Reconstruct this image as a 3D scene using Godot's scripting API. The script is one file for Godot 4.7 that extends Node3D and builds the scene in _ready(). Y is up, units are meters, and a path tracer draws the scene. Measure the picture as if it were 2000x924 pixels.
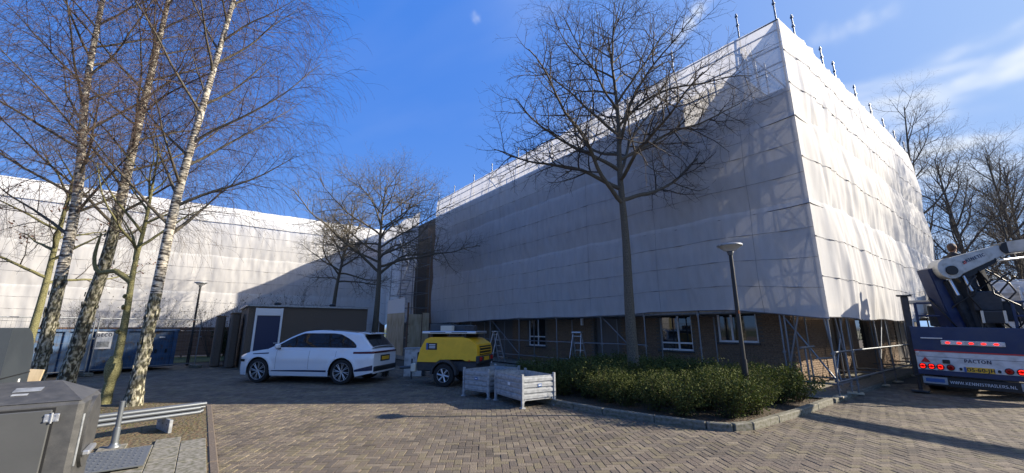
extends Node3D
# A corner of an apartment block wrapped in scaffold sheeting, a brick-paved street in front of it.
# Building frame: origin at the outer scaffold corner, local X along the sunlit face, local -Z along the shaded face.
const CORNER := Vector3(7.72, 0, -9.97)
const TURN := 0.6423
var rng := RandomNumberGenerator.new()
var M := {}
var used := {}
var nz := FastNoiseLite.new()
var frame := Transform3D(Basis(Vector3.UP, TURN), CORNER)

# ---------------------------------------------------------------- mesh collector
class G:
	var v := PackedVector3Array()
	var n := PackedVector3Array()
	var c := PackedColorArray()
	var i := PackedInt32Array()
	var col := Color.WHITE
	func add(p: Vector3, nn: Vector3) -> int:
		v.append(p); n.append(nn); c.append(col)
		return v.size() - 1
	func q(a: Vector3, b: Vector3, d: Vector3, e: Vector3) -> void:   # counter-clockwise from outside
		var nn := (b - a).cross(e - a)
		if nn.length_squared() < 1e-14: nn = (d - b).cross(e - b)
		nn = nn.normalized()
		var k := v.size()
		add(a, nn); add(b, nn); add(d, nn); add(e, nn)
		i.append_array(PackedInt32Array([k, k + 2, k + 1, k, k + 3, k + 2]))
	func t(a: Vector3, b: Vector3, d: Vector3) -> void:
		var nn := (b - a).cross(d - a).normalized()
		var k := v.size()
		add(a, nn); add(b, nn); add(d, nn)
		i.append_array(PackedInt32Array([k, k + 2, k + 1]))
	func box(ctr: Vector3, size: Vector3, bev := 0.0, bas := Basis.IDENTITY) -> void:
		var h := size / 2
		var b: float = min(bev, min(h.x, min(h.y, h.z)) * 0.9)
		var P := func(sx: float, sy: float, sz: float, ax: int) -> Vector3:
			var p := Vector3(sx * (h.x - (0.0 if ax == 0 else b)), sy * (h.y - (0.0 if ax == 1 else b)), sz * (h.z - (0.0 if ax == 2 else b)))
			return ctr + bas * p
		for s in [-1.0, 1.0]:
			var f := [[P.call(s, -s, -1.0, 0), P.call(s, s, -1.0, 0), P.call(s, s, 1.0, 0), P.call(s, -s, 1.0, 0)],
				[P.call(-1.0, s, -s, 1), P.call(-1.0, s, s, 1), P.call(1.0, s, s, 1), P.call(1.0, s, -s, 1)],
				[P.call(-s, -1.0, s, 2), P.call(s, -1.0, s, 2), P.call(s, 1.0, s, 2), P.call(-s, 1.0, s, 2)]]
			for e in f: qo(e[0], e[1], e[2], e[3], ctr)
		if b > 0.0:
			for s in [-1.0, 1.0]:
				for r in [-1.0, 1.0]:
					qo(P.call(-1.0, s, r, 1), P.call(1.0, s, r, 1), P.call(1.0, s, r, 2), P.call(-1.0, s, r, 2), ctr)
					qo(P.call(s, -1.0, r, 0), P.call(s, 1.0, r, 0), P.call(s, 1.0, r, 2), P.call(s, -1.0, r, 2), ctr)
					qo(P.call(s, r, -1.0, 0), P.call(s, r, 1.0, 0), P.call(s, r, 1.0, 1), P.call(s, r, -1.0, 1), ctr)
					for w in [-1.0, 1.0]: to(P.call(s, r, w, 0), P.call(s, r, w, 1), P.call(s, r, w, 2), ctr)
	func qo(a: Vector3, b: Vector3, d: Vector3, e: Vector3, inside: Vector3) -> void:
		if (b - a).cross(d - a).dot((a + d) / 2 - inside) < 0: q(a, e, d, b)
		else: q(a, b, d, e)
	func to(a: Vector3, b: Vector3, d: Vector3, inside: Vector3) -> void:
		if (b - a).cross(d - a).dot((a + b + d) / 3 - inside) < 0: t(a, d, b)
		else: t(a, b, d)
	func tube(p: PackedVector3Array, r: PackedFloat32Array, sides := 6, caps := false) -> void:
		var m := p.size()
		if m < 2: return
		var side := Vector3.ZERO
		var base := v.size()
		for k in m:
			var d: Vector3 = (p[min(k + 1, m - 1)] - p[max(k - 1, 0)]).normalized()
			if k == 0:
				side = d.cross(Vector3.UP if absf(d.y) < 0.9 else Vector3.RIGHT).normalized()
			else:
				side = (side - d * side.dot(d)).normalized()
			var up := d.cross(side)
			for s in sides:
				var a := TAU * s / sides
				var nn := side * cos(a) + up * sin(a)
				add(p[k] + nn * r[k], nn)
		for k in m - 1:
			for s in sides:
				var a := base + k * sides + s
				var b := base + k * sides + (s + 1) % sides
				i.append_array(PackedInt32Array([a, a + sides, b, b, a + sides, b + sides]))
		if caps:
			for e in [0, m - 1]:
				var d: Vector3 = (p[1] - p[0]).normalized() * -1.0 if e == 0 else (p[m - 1] - p[m - 2]).normalized()
				var k0 := v.size()
				for s in sides: add(v[base + e * sides + s], d)
				for s in sides - 2:
					if e == 0: i.append_array(PackedInt32Array([k0, k0 + s + 1, k0 + s + 2]))
					else: i.append_array(PackedInt32Array([k0, k0 + s + 2, k0 + s + 1]))
	func cyl(a: Vector3, b: Vector3, r: float, sides := 8, r2 := -1.0) -> void:
		tube(PackedVector3Array([a, b]), PackedFloat32Array([r, r if r2 < 0 else r2]), sides, true)
	func grid(f: Callable, nu: int, nv: int, flip := false) -> void:   # f(a 0..nu, b 0..nv) -> point ; smooth
		var p := PackedVector3Array()
		for a in nu + 1:
			for b in nv + 1: p.append(f.call(a, b))
		var base := v.size()
		var w := nv + 1
		for a in nu + 1:
			for b in nv + 1:
				var du := p[min(a + 1, nu) * w + b] - p[max(a - 1, 0) * w + b]
				var dv := p[a * w + min(b + 1, nv)] - p[a * w + max(b - 1, 0)]
				var nn := du.cross(dv)
				if nn.length_squared() < 1e-16: nn = Vector3.UP
				nn = nn.normalized()
				add(p[a * w + b], -nn if flip else nn)
		for a in nu:
			for b in nv:
				var k := base + a * w + b
				if flip: i.append_array(PackedInt32Array([k, k + w, k + w + 1, k, k + w + 1, k + 1]))
				else: i.append_array(PackedInt32Array([k, k + w + 1, k + w, k, k + 1, k + w + 1]))
	func prism(poly: PackedVector2Array, z0: float, z1: float, bas := Transform3D.IDENTITY) -> void:   # polygon in XY pushed along Z
		var pts := poly
		if Geometry2D.is_polygon_clockwise(pts): pts.reverse()
		var tri := Geometry2D.triangulate_polygon(pts)
		var P := func(k: int, z: float) -> Vector3: return bas * Vector3(pts[k].x, pts[k].y, z)
		var mid: Vector3 = bas * Vector3(0, 0, (z0 + z1) / 2)
		var ax: Vector3 = bas.basis.z * signf(z1 - z0)
		for k in range(0, tri.size(), 3):
			for z in [z0, z1]:
				var a: Vector3 = P.call(tri[k], z); var b: Vector3 = P.call(tri[k + 1], z); var d: Vector3 = P.call(tri[k + 2], z)
				var out := ax if z == z1 else -ax
				if (b - a).cross(d - a).dot(out) < 0: t(a, d, b)
				else: t(a, b, d)
		for k in pts.size():
			var l := (k + 1) % pts.size()
			var e := pts[l] - pts[k]
			var out: Vector3 = bas.basis * Vector3(e.y, -e.x, 0)
			var a: Vector3 = P.call(k, z0); var b: Vector3 = P.call(l, z0); var d: Vector3 = P.call(l, z1); var f: Vector3 = P.call(k, z1)
			if (b - a).cross(d - a).dot(out) < 0: q(a, f, d, b)
			else: q(a, b, d, f)
	func lathe(prof: PackedVector2Array, sides: int, xf := Transform3D.IDENTITY) -> void:   # (radius, y) round local Y
		var f := func(a: int, b: int) -> Vector3:
			var an := TAU * a / sides
			return xf * Vector3(prof[b].x * cos(an), prof[b].y, prof[b].x * sin(an))
		grid(f, sides, prof.size() - 1, true)
	func mesh(m: Material) -> ArrayMesh:
		var arr := []
		arr.resize(Mesh.ARRAY_MAX)
		arr[Mesh.ARRAY_VERTEX] = v; arr[Mesh.ARRAY_NORMAL] = n; arr[Mesh.ARRAY_COLOR] = c; arr[Mesh.ARRAY_INDEX] = i
		var am := ArrayMesh.new()
		am.add_surface_from_arrays(Mesh.PRIMITIVE_TRIANGLES, arr)
		am.surface_set_material(0, m)
		return am

# ---------------------------------------------------------------- scene helpers
func numbered(called: String) -> String:
	if not used.has(called):
		used[called] = 0
		return called
	used[called] += 1
	return "%s_%03d" % [called, used[called]]
func thing(called: String, label: String, category: String, at := Vector3.ZERO, turn := 0.0, group := "") -> Node3D:
	var o := Node3D.new()
	o.name = numbered(called)
	add_child(o)
	o.position = at
	o.rotation.y = turn
	o.set_meta("label", label); o.set_meta("category", category)
	if group != "": o.set_meta("group", group)
	return o
func obj(called: String, g: G, m: Material, parent: Node = null) -> MeshInstance3D:
	var o := MeshInstance3D.new()
	o.mesh = g.mesh(m)
	return put(called, o, parent)
func put(called: String, o: MeshInstance3D, parent: Node = null) -> MeshInstance3D:
	o.name = numbered(called) if parent == null else called
	if parent == null: add_child(o)
	else: parent.add_child(o, true)
	return o
func inst(called: String, mesh: Mesh, parent: Node, xf := Transform3D.IDENTITY) -> MeshInstance3D:
	var o := MeshInstance3D.new()
	o.mesh = mesh
	o.transform = xf
	return put(called, o, parent)
func struct(called: String, g: G, m: Material) -> MeshInstance3D:
	var o := obj(called, g, m)
	o.set_meta("kind", "structure")
	return o
func dup(o: Node3D, at: Vector3, turn: float, label := "", called := "") -> Node3D:
	var r: Node3D = o.duplicate()
	r.name = numbered(called if called != "" else String(o.name))
	add_child(r)
	r.position = at
	r.rotation.y = turn
	if label != "": r.set_meta("label", label)
	return r
func pipe(called: String, parent: Node, a: Vector3, b: Vector3, r := 0.024, m: Material = null, sides := 8) -> MeshInstance3D:
	var g := G.new()
	g.cyl(a, b, r, sides)
	return obj(called, g, m if m else M.steel, parent)
func boxp(called: String, parent: Node, ctr: Vector3, size: Vector3, m: Material, bev := 0.006, bas := Basis.IDENTITY) -> MeshInstance3D:
	var g := G.new()
	g.box(ctr, size, bev, bas)
	return obj(called, g, m, parent)
func text(called: String, parent: Node, words: String, height: float, m: Material, xf: Transform3D, font := "Droid Sans", bold := false) -> MeshInstance3D:
	var t := TextMesh.new()
	var f := SystemFont.new()
	f.font_names = PackedStringArray([font])
	if bold: f.font_weight = 700
	t.font = f
	t.text = words
	t.font_size = 32
	t.pixel_size = height / 32.0 * 1.35
	t.depth = 0.004
	t.material = m
	return inst(called, t, parent, xf)

# ---------------------------------------------------------------- materials
func noise_image(size: int, freq: float, sd: int, oct := 4, stretch := 1.0) -> Image:
	var f := FastNoiseLite.new()
	f.seed = sd
	f.frequency = freq
	f.fractal_octaves = oct
	f.noise_type = FastNoiseLite.TYPE_SIMPLEX_SMOOTH
	return f.get_seamless_image(size, int(size * stretch))
func ramp_tex(size: int, freq: float, sd: int, stops: Array, oct := 4, speck := 0.0, squash := Vector2.ONE) -> ImageTexture:
	# stops: [[at, linear Color] ...]
	var src := noise_image(size, freq, sd, oct)
	if squash != Vector2.ONE:
		src.resize(int(size * squash.x), int(size * squash.y), Image.INTERPOLATE_BILINEAR)
	var w := src.get_width(); var h := src.get_height()
	var im := Image.create(w, h, false, Image.FORMAT_RGB8)
	var gr := Gradient.new()
	gr.offsets = PackedFloat32Array(stops.map(func(s): return s[0]))
	gr.colors = PackedColorArray(stops.map(func(s): return s[1]))
	var r := RandomNumberGenerator.new()
	r.seed = sd
	for y in h:
		for x in w:
			var cc := gr.sample(src.get_pixel(x, y).r) * (1.0 + speck * (r.randf() - 0.5))
			im.set_pixel(x, y, cc.linear_to_srgb())
	return ImageTexture.create_from_image(im)
func mat(called: String, linear: Color, rough := 0.7, metal := 0.0) -> StandardMaterial3D:
	var m := StandardMaterial3D.new()
	m.resource_name = called
	m.albedo_color = linear.linear_to_srgb()
	m.roughness = rough
	m.metallic = metal
	M[called] = m
	return m
func tmat(called: String, tex: Texture2D, scale: float, rough := 0.85, bump := 0.0, bump_scale := 1.0) -> StandardMaterial3D:
	var m := StandardMaterial3D.new()
	m.resource_name = called
	m.albedo_texture = tex
	m.uv1_triplanar = true
	m.uv1_world_triplanar = true
	m.uv1_scale = Vector3.ONE * scale
	m.roughness = rough
	if bump > 0:
		var im := noise_image(256, 0.03 * bump_scale, 77, 5)
		im.bump_map_to_normal_map(bump)
		m.normal_enabled = true
		m.normal_texture = ImageTexture.create_from_image(im)
	M[called] = m
	return m
func C3(r: float, g: float = -1, b: float = -1) -> Color:
	return Color(r, g if g >= 0 else r, b if b >= 0 else r)
func materials() -> void:
	mat("steel", C3(.19, .205, .22), .45, .6)
	mat("tube_steel", C3(.15, .165, .18), .45, .5)
	mat("tail_dark", C3(.09, .006, .008), .15)
	mat("steel_dark", C3(.12, .13, .14), .5, .6)
	mat("alu", C3(.6, .62, .64), .35, .8)
	mat("black", C3(.012), .5)
	mat("rubber", C3(.016), .85)
	mat("white_paint", C3(.75, .76, .77), .45)
	mat("cream", C3(.6, .56, .46), .7)
	var g := mat("dark_glass", C3(.012, .015, .018), .04)
	g.metallic_specular = 0.6
	mat("lamp_red", C3(.45, .015, .012), .25)
	mat("plate_yellow", C3(.75, .42, .02), .4)
	var red := mat("lamp_lit", C3(.7, .03, .02), .3)
	red.emission_enabled = true
	red.emission = Color(1, .12, .06)
	red.emission_energy_multiplier = 1.3
	var pw := mat("car_white", C3(.72, .74, .77), .25)
	pw.clearcoat_enabled = true
	pw.clearcoat = 1.0
	pw.clearcoat_roughness = .04
	mat("navy", C3(.012, .02, .06), .35)
	mat("navy_door", C3(.014, .022, .07), .5)
	mat("rim", C3(.55, .56, .58), .3, .85)
	tmat("truck_blue", ramp_tex(128, .02, 5, [[.3, C3(.010, .022, .072)], [.55, C3(.014, .03, .09)], [.75, C3(.03, .042, .085)]], 4, .1), .7, .4)
	tmat("truck_white", ramp_tex(128, .03, 6, [[.25, C3(.42, .41, .38)], [.5, C3(.6, .6, .58)], [.8, C3(.66, .66, .64)]], 5, .1), .9, .45)
	tmat("boom_paint", ramp_tex(128, .03, 7, [[.2, C3(.36, .35, .3)], [.5, C3(.5, .49, .44)], [.8, C3(.55, .54, .49)]], 5, .08), 1.1, .4)
	var yl := tmat("yellow", ramp_tex(128, .02, 8, [[.25, C3(.8, .44, .004)], [.6, C3(.9, .5, .006)], [.9, C3(.84, .47, .008)]], 4, .06), .8, .42)
	yl.clearcoat_enabled = true
	yl.clearcoat = .4
	tmat("plastic_grey", ramp_tex(128, .04, 9, [[.3, C3(.028, .03, .033)], [.7, C3(.042, .044, .048)]], 4, .2), 1.5, .6)
	tmat("skip_blue", ramp_tex(256, .02, 10, [[.2, C3(.06, .04, .03)], [.3, C3(.02, .055, .12)], [.6, C3(.024, .07, .16)], [.85, C3(.035, .09, .2)]], 5, .2), .6, .6)
	tmat("galv", ramp_tex(256, .03, 11, [[.2, C3(.2, .21, .22)], [.5, C3(.31, .33, .345)], [.8, C3(.4, .42, .43)]], 4, .2), 1.2, .5).metallic = .35
	tmat("bin_metal", ramp_tex(256, .03, 12, [[.25, C3(.048, .049, .05)], [.5, C3(.062, .063, .063)], [.75, C3(.072, .072, .071)], [.9, C3(.1, .098, .094)]], 5, .35), 1.1, .5)
	tmat("bin_door", ramp_tex(128, .02, 13, [[.3, C3(.06, .063, .064)], [.7, C3(.07, .073, .074)]], 4, .06), .8, .5)
	tmat("bin_dark", ramp_tex(128, .02, 14, [[.3, C3(.036, .044, .052)], [.7, C3(.046, .055, .063)]], 4, .1), .8, .45)
	tmat("plywood", ramp_tex(256, .012, 15, [[.2, C3(.34, .26, .15)], [.5, C3(.46, .37, .24)], [.8, C3(.52, .43, .3)]], 4, .12, Vector2(1, .25)), .8, .8)
	tmat("timber", ramp_tex(256, .012, 16, [[.2, C3(.10, .055, .035)], [.5, C3(.16, .09, .06)], [.8, C3(.2, .13, .09)]], 4, .2, Vector2(1, .2)), .7, .85)
	tmat("brick", ramp_tex(256, .06, 17, [[.2, C3(.13, .085, .05)], [.5, C3(.2, .135, .085)], [.8, C3(.26, .18, .115)]], 5, .35), 1.3, .9)
	tmat("shed_brick", ramp_tex(256, .06, 18, [[.2, C3(.085, .066, .05)], [.5, C3(.12, .095, .073)], [.8, C3(.16, .128, .1)]], 5, .4), 1.6, .92)
	tmat("brick_b", ramp_tex(256, .06, 48, [[.2, C3(.115, .075, .046)], [.5, C3(.17, .115, .074)], [.8, C3(.22, .155, .1)]], 5, .35), 1.3, .9)
	tmat("mortar", ramp_tex(128, .08, 19, [[.2, C3(.10, .085, .07)], [.8, C3(.17, .15, .125)]], 4, .3), 1.5, .95)
	tmat("roofing", ramp_tex(128, .05, 20, [[.2, C3(.05)], [.8, C3(.1)]], 4, .3), .7, .95)
	var pv := tmat("paver", ramp_tex(256, .08, 21, [[.15, C3(.62, .6, .57)], [.5, C3(.95, .93, .9)], [.85, C3(1, 1, 1)]], 5, .45), 2.3, .9, 3.0, 2.0)
	pv.vertex_color_use_as_albedo = true
	tmat("joint", ramp_tex(256, .06, 22, [[.2, C3(.03, .027, .022)], [.6, C3(.06, .052, .042)], [.85, C3(.07, .075, .045)]], 5, .5), 1.4, .97)
	tmat("road_far", ramp_tex(256, .05, 23, [[.2, C3(.10, .085, .072)], [.5, C3(.145, .12, .105)], [.8, C3(.18, .155, .135)]], 5, .35), .6, .92)
	tmat("tile", ramp_tex(256, .05, 24, [[.2, C3(.10, .10, .06)], [.45, C3(.17, .16, .13)], [.8, C3(.25, .235, .2)]], 5, .4), .9, .93)
	tmat("kerb", ramp_tex(256, .05, 25, [[.2, C3(.075, .08, .042)], [.45, C3(.14, .132, .1)], [.8, C3(.2, .19, .16)]], 5, .4), 1.1, .93)
	tmat("soil", ramp_tex(256, .07, 26, [[.2, C3(.03, .022, .014)], [.5, C3(.065, .046, .028)], [.8, C3(.11, .085, .05)]], 5, .6), 1.0, .97, 5.0, 2.0)
	tmat("verge", ramp_tex(256, .05, 27, [[.2, C3(.07, .044, .024)], [.45, C3(.14, .092, .05)], [.62, C3(.1, .095, .042)], [.8, C3(.17, .135, .08)]], 5, .6), .8, .97, 5.0, 2.0)
	tmat("grass_ground", ramp_tex(256, .05, 28, [[.2, C3(.03, .045, .012)], [.6, C3(.05, .075, .02)], [.85, C3(.09, .1, .04)]], 5, .5), .5, .97)
	tmat("birch_bark", ramp_tex(256, .035, 29, [[.0, C3(.025, .02, .016)], [.41, C3(.05, .042, .034)], [.48, C3(.36, .32, .26)], [.6, C3(.62, .57, .47)], [1.0, C3(.7, .66, .56)]], 5, .2, Vector2(1, .45)), 1.5, .85, 4.0)
	tmat("birch_base", ramp_tex(256, .045, 30, [[.0, C3(.02, .018, .013)], [.45, C3(.05, .045, .03)], [.53, C3(.13, .13, .06)], [.63, C3(.4, .37, .29)], [1.0, C3(.5, .47, .37)]], 5, .25, Vector2(1, .6)), 1.7, .9, 6.0)
	tmat("bark", ramp_tex(256, .05, 31, [[.2, C3(.06, .05, .036)], [.5, C3(.11, .095, .07)], [.8, C3(.17, .155, .115)]], 5, .35), 2.2, .92, 4.0)
	tmat("bark_green", ramp_tex(256, .05, 32, [[.2, C3(.08, .075, .03)], [.5, C3(.17, .16, .07)], [.8, C3(.26, .25, .13)]], 5, .35), 2.2, .92, 4.0)
	M.birch_bark.uv1_scale = Vector3(.45, 1.6, .45)
	M.birch_base.uv1_scale = Vector3(1.3, .5, 1.3)
	M.plywood.uv1_scale = Vector3(1.4, .25, 1.4)
	M.timber.uv1_scale = Vector3(.3, 2.0, .3)
	mat("twig", C3(.055, .043, .032), .85)
	mat("twig_red", C3(.085, .054, .038), .85)
	tmat("crate_galv", ramp_tex(256, .03, 41, [[.2, C3(.2, .21, .215)], [.5, C3(.3, .315, .325)], [.8, C3(.37, .385, .395)]], 4, .15), 1.2, .55)
	mat("twig_pale", C3(.13, .11, .075), .85)
	mat("dead_leaf", C3(.1, .042, .022), .8)
	for a in [["leaf", C3(.082, .096, .03)], ["leaf_pale", C3(.12, .135, .05)], ["leaf_dark", C3(.02, .035, .012)]]:
		var lm := mat(a[0], a[1], .8)
		lm.metallic_specular = .2
		lm.backlight_enabled = true
		lm.backlight = (a[1] * 2.5).linear_to_srgb()
		lm.vertex_color_use_as_albedo = true
	var weave := ramp_tex(512, .012, 33, [[.2, C3(.69, .687, .68)], [.5, C3(.76, .758, .75)], [.8, C3(.79, .788, .782)]], 5, .07, Vector2(.5, 1))
	var sh := tmat("sheet", weave, .35, .75)
	sh.transparency = BaseMaterial3D.TRANSPARENCY_ALPHA
	sh.albedo_color = Color(1, 1, 1, .8)
	sh.backlight_enabled = true
	sh.backlight = C3(.8, .795, .785).linear_to_srgb()
	var fl := tmat("white_opaque", weave, .35, .5)
	fl.albedo_texture = null
	fl.albedo_color = C3(.8, .8, .79).linear_to_srgb()
	fl.backlight_enabled = true
	fl.backlight = C3(.4).linear_to_srgb()
	sh.uv1_scale = Vector3(.7, .13, .7)
	var dn := sh.duplicate()
	dn.resource_name = "sheet_dense"
	dn.albedo_color = Color(1, 1, 1, .94)
	M["sheet_dense"] = dn
	mat("band", C3(.3, .3, .31), .8)
	mat("rope", C3(.12, .12, .13), .8)
	var gl := mat("window_glass", C3(.02, .024, .026), .03)
	gl.metallic_specular = .8
	mat("interior", C3(.14, .125, .11), .95)
	var lg := mat("lamp_glass", C3(.8, .8, .76), .15)
	lg.transparency = BaseMaterial3D.TRANSPARENCY_ALPHA
	lg.albedo_color.a = .45
	mat("skin", C3(.42, .24, .17), .6)
	mat("red_paint", C3(.5, .03, .025), .4)
	mat("sticker_white", C3(.7, .71, .72), .5)
	mat("sticker_blue", C3(.03, .1, .28), .5)
	mat("orange", C3(.6, .14, .01), .4)
# ---------------------------------------------------------------- light, sky, camera
func ray(px: float, py: float) -> Vector3:   # direction seen at a pixel of the 2000 x 924 photograph
	return (Basis(Vector3.RIGHT, deg_to_rad(12.8)) * Vector3(px - 1000, 462 - py, -785)).normalized()
func sky_panorama() -> ImageTexture:
	var w := 1280; var h := 640
	var im := Image.create(w, h, false, Image.FORMAT_RGBF)
	var f := FastNoiseLite.new()
	f.seed = 4; f.frequency = 1.0; f.fractal_octaves = 5
	var wisp := FastNoiseLite.new()
	wisp.seed = 9; wisp.frequency = 1.0; wisp.fractal_octaves = 5
	var sun := SUN
	# cirrus: [from, to, half width, strength, noise along]
	var streaks := [[ray(1640, 250), ray(2150, 60), .045, .95, 3.0, 2.0], [ray(1318, 80), ray(1372, 12), .016, .8, 4.0, 3.0], [ray(1590, 80), ray(1720, 30), .02, .35, 3.0, 2.0], [ray(1850, 300), ray(2100, 240), .03, .5, 3.0, 2.0], [ray(925, 25), ray(932, 40), .009, .4, 3.0, 2.0]]
	for y in h:
		var el := PI * (0.5 - (y + 0.5) / h)
		for x in w:
			var az := TAU * (x + 0.5) / w
			var d := Vector3(sin(az) * cos(el), sin(el), -cos(az) * cos(el))
			var cg := d.dot(sun)
			var up: float = max(d.y, 0.0)
			var air: float = pow(1.0 - up, 3.2)
			var c := Color(.055, .215, .74).lerp(Color(.27, .49, .90), air)
			var glow: float = pow(max(0.0, (cg + 0.25) / 1.25), 3.0)
			c = c.lerp(Color(.62, .80, 1.0), clampf(glow * .68, 0, 1))
			c += Color(1, .95, .85) * (pow(max(cg, 0.0), 60.0) * 1.2)
			if d.y > 0.015:
				# thin high cloud on a flat layer, drawn out along one direction
				var p := Vector2(d.x, d.z) / (d.y + 0.12)
				var q := Vector2(p.x * .87 + p.y * .5, -p.x * .5 + p.y * .87)
				var big := f.get_noise_2d(q.x * .55 + 3.1, q.y * 1.5 + .7)
				var fine := wisp.get_noise_2d(q.x * 1.6, q.y * 7.0)
				var cl := clampf((big - .10 + fine * .28) * 2.2, 0, 1)
				cl *= smoothstep(.2, .8, cg) * .9 + .03
				for s in streaks:
					var e: Vector3 = s[1] - s[0]
					var tt: float = (d - s[0]).dot(e) / e.length_squared()
					if tt < -.4 or tt > 1.6: continue
					var off: Vector3 = d - s[0] - e * tt
					var dist: float = off.length() / s[2] + .9 * wisp.get_noise_2d(tt * s[5], off.y * 30.0)
					var k := exp(-dist * dist * 2.0) * smoothstep(-.25, .15, tt) * (1.0 - smoothstep(.8, 1.5, tt))
					cl = max(cl, k * s[3] * clampf(.75 + .9 * f.get_noise_2d(tt * s[4], off.y * 14.0 + 5.0), 0, 1))
				c = c.lerp(Color(.86, .92, 1.0), clampf(cl, 0, 1) * .85)
			else:
				c = c.lerp(Color(.25, .25, .24), clampf(-d.y * 8.0, 0, 1))
			im.set_pixel(x, y, c)
	return ImageTexture.create_from_image(im)
const SUN := Vector3(.8995, .4337, -.02)
func light_and_camera() -> void:
	var cam := Camera3D.new()
	cam.name = "camera"
	cam.fov = 60.95
	cam.position = Vector3(0, 1.68, 0)
	cam.rotation_degrees = Vector3(12.8, 0, 0)
	cam.far = 900
	add_child(cam)
	cam.current = true
	var e := Environment.new()
	e.background_mode = Environment.BG_SKY
	var sm := PanoramaSkyMaterial.new()
	sm.panorama = sky_panorama()
	sm.energy_multiplier = .42
	var sk := Sky.new()
	sk.sky_material = sm
	e.sky = sk
	e.tonemap_mode = Environment.TONE_MAPPER_LINEAR
	e.tonemap_exposure = 2.6
	e.sdfgi_enabled = true
	e.ssao_enabled = true
	e.ssil_enabled = true
	var we := WorldEnvironment.new()
	we.name = "world_environment"
	we.environment = e
	add_child(we)
	var l := DirectionalLight3D.new()
	l.name = "sun"
	l.light_color = Color(1, .95, .87)
	l.light_energy = 1.32
	l.light_angular_distance = .5
	l.shadow_enabled = true
	add_child(l)
	l.look_at_from_position(SUN.normalized() * 50, Vector3.ZERO)

# ---------------------------------------------------------------- ground
func to_world(x: float, y: float, z: float) -> Vector3:
	return frame * Vector3(x, y, z)
func flat(g: G, pts: Array, y: float) -> void:   # polygon in world XZ, facing up
	var poly := PackedVector2Array()
	for p in pts: poly.append(Vector2(p.x, -p.y))
	var tri := Geometry2D.triangulate_polygon(poly)
	for k in range(0, tri.size(), 3):
		var a: Vector2 = poly[tri[k]]; var b: Vector2 = poly[tri[k + 1]]; var c: Vector2 = poly[tri[k + 2]]
		var A := Vector3(a.x, y, -a.y); var B := Vector3(b.x, y, -b.y); var D := Vector3(c.x, y, -c.y)
		if (B - A).cross(D - A).y < 0: g.t(A, D, B)
		else: g.t(A, B, D)
var bed: PackedVector2Array      # planting bed outline, world XZ
var island: PackedVector2Array   # left verge outline
func loc2(x: float, z: float) -> Vector2:
	var p := to_world(x, 0, z)
	return Vector2(p.x, p.z)
func kerb_run(pts: PackedVector2Array, closed_: bool, called: String, w := .13, h := .12, m_: Material = null) -> void:
	# kerb stones laid end to end along a line; each stone a piece
	var holder := Node3D.new()
	holder.name = numbered(called)
	add_child(holder)
	holder.set_meta("kind", "structure")
	var n := pts.size() if closed_ else pts.size() - 1
	for k in n:
		var a := pts[k]; var b := pts[(k + 1) % pts.size()]
		var L := a.distance_to(b)
		var m: int = max(1, int(round(L / .95)))
		for j in m:
			var p := a.lerp(b, (j + .5) / m)
			var g := G.new()
			var bas := Basis(Vector3.UP, -(b - a).angle())
			g.box(Vector3.ZERO, Vector3(L / m - .008, h + .2, w), .014)
			var o := obj("kerb_stone", g, m_ if m_ else M.kerb, holder)
			o.transform = Transform3D(bas, Vector3(p.x, h / 2 - .1 + rng.randf_range(-.004, .004), p.y))
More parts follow.
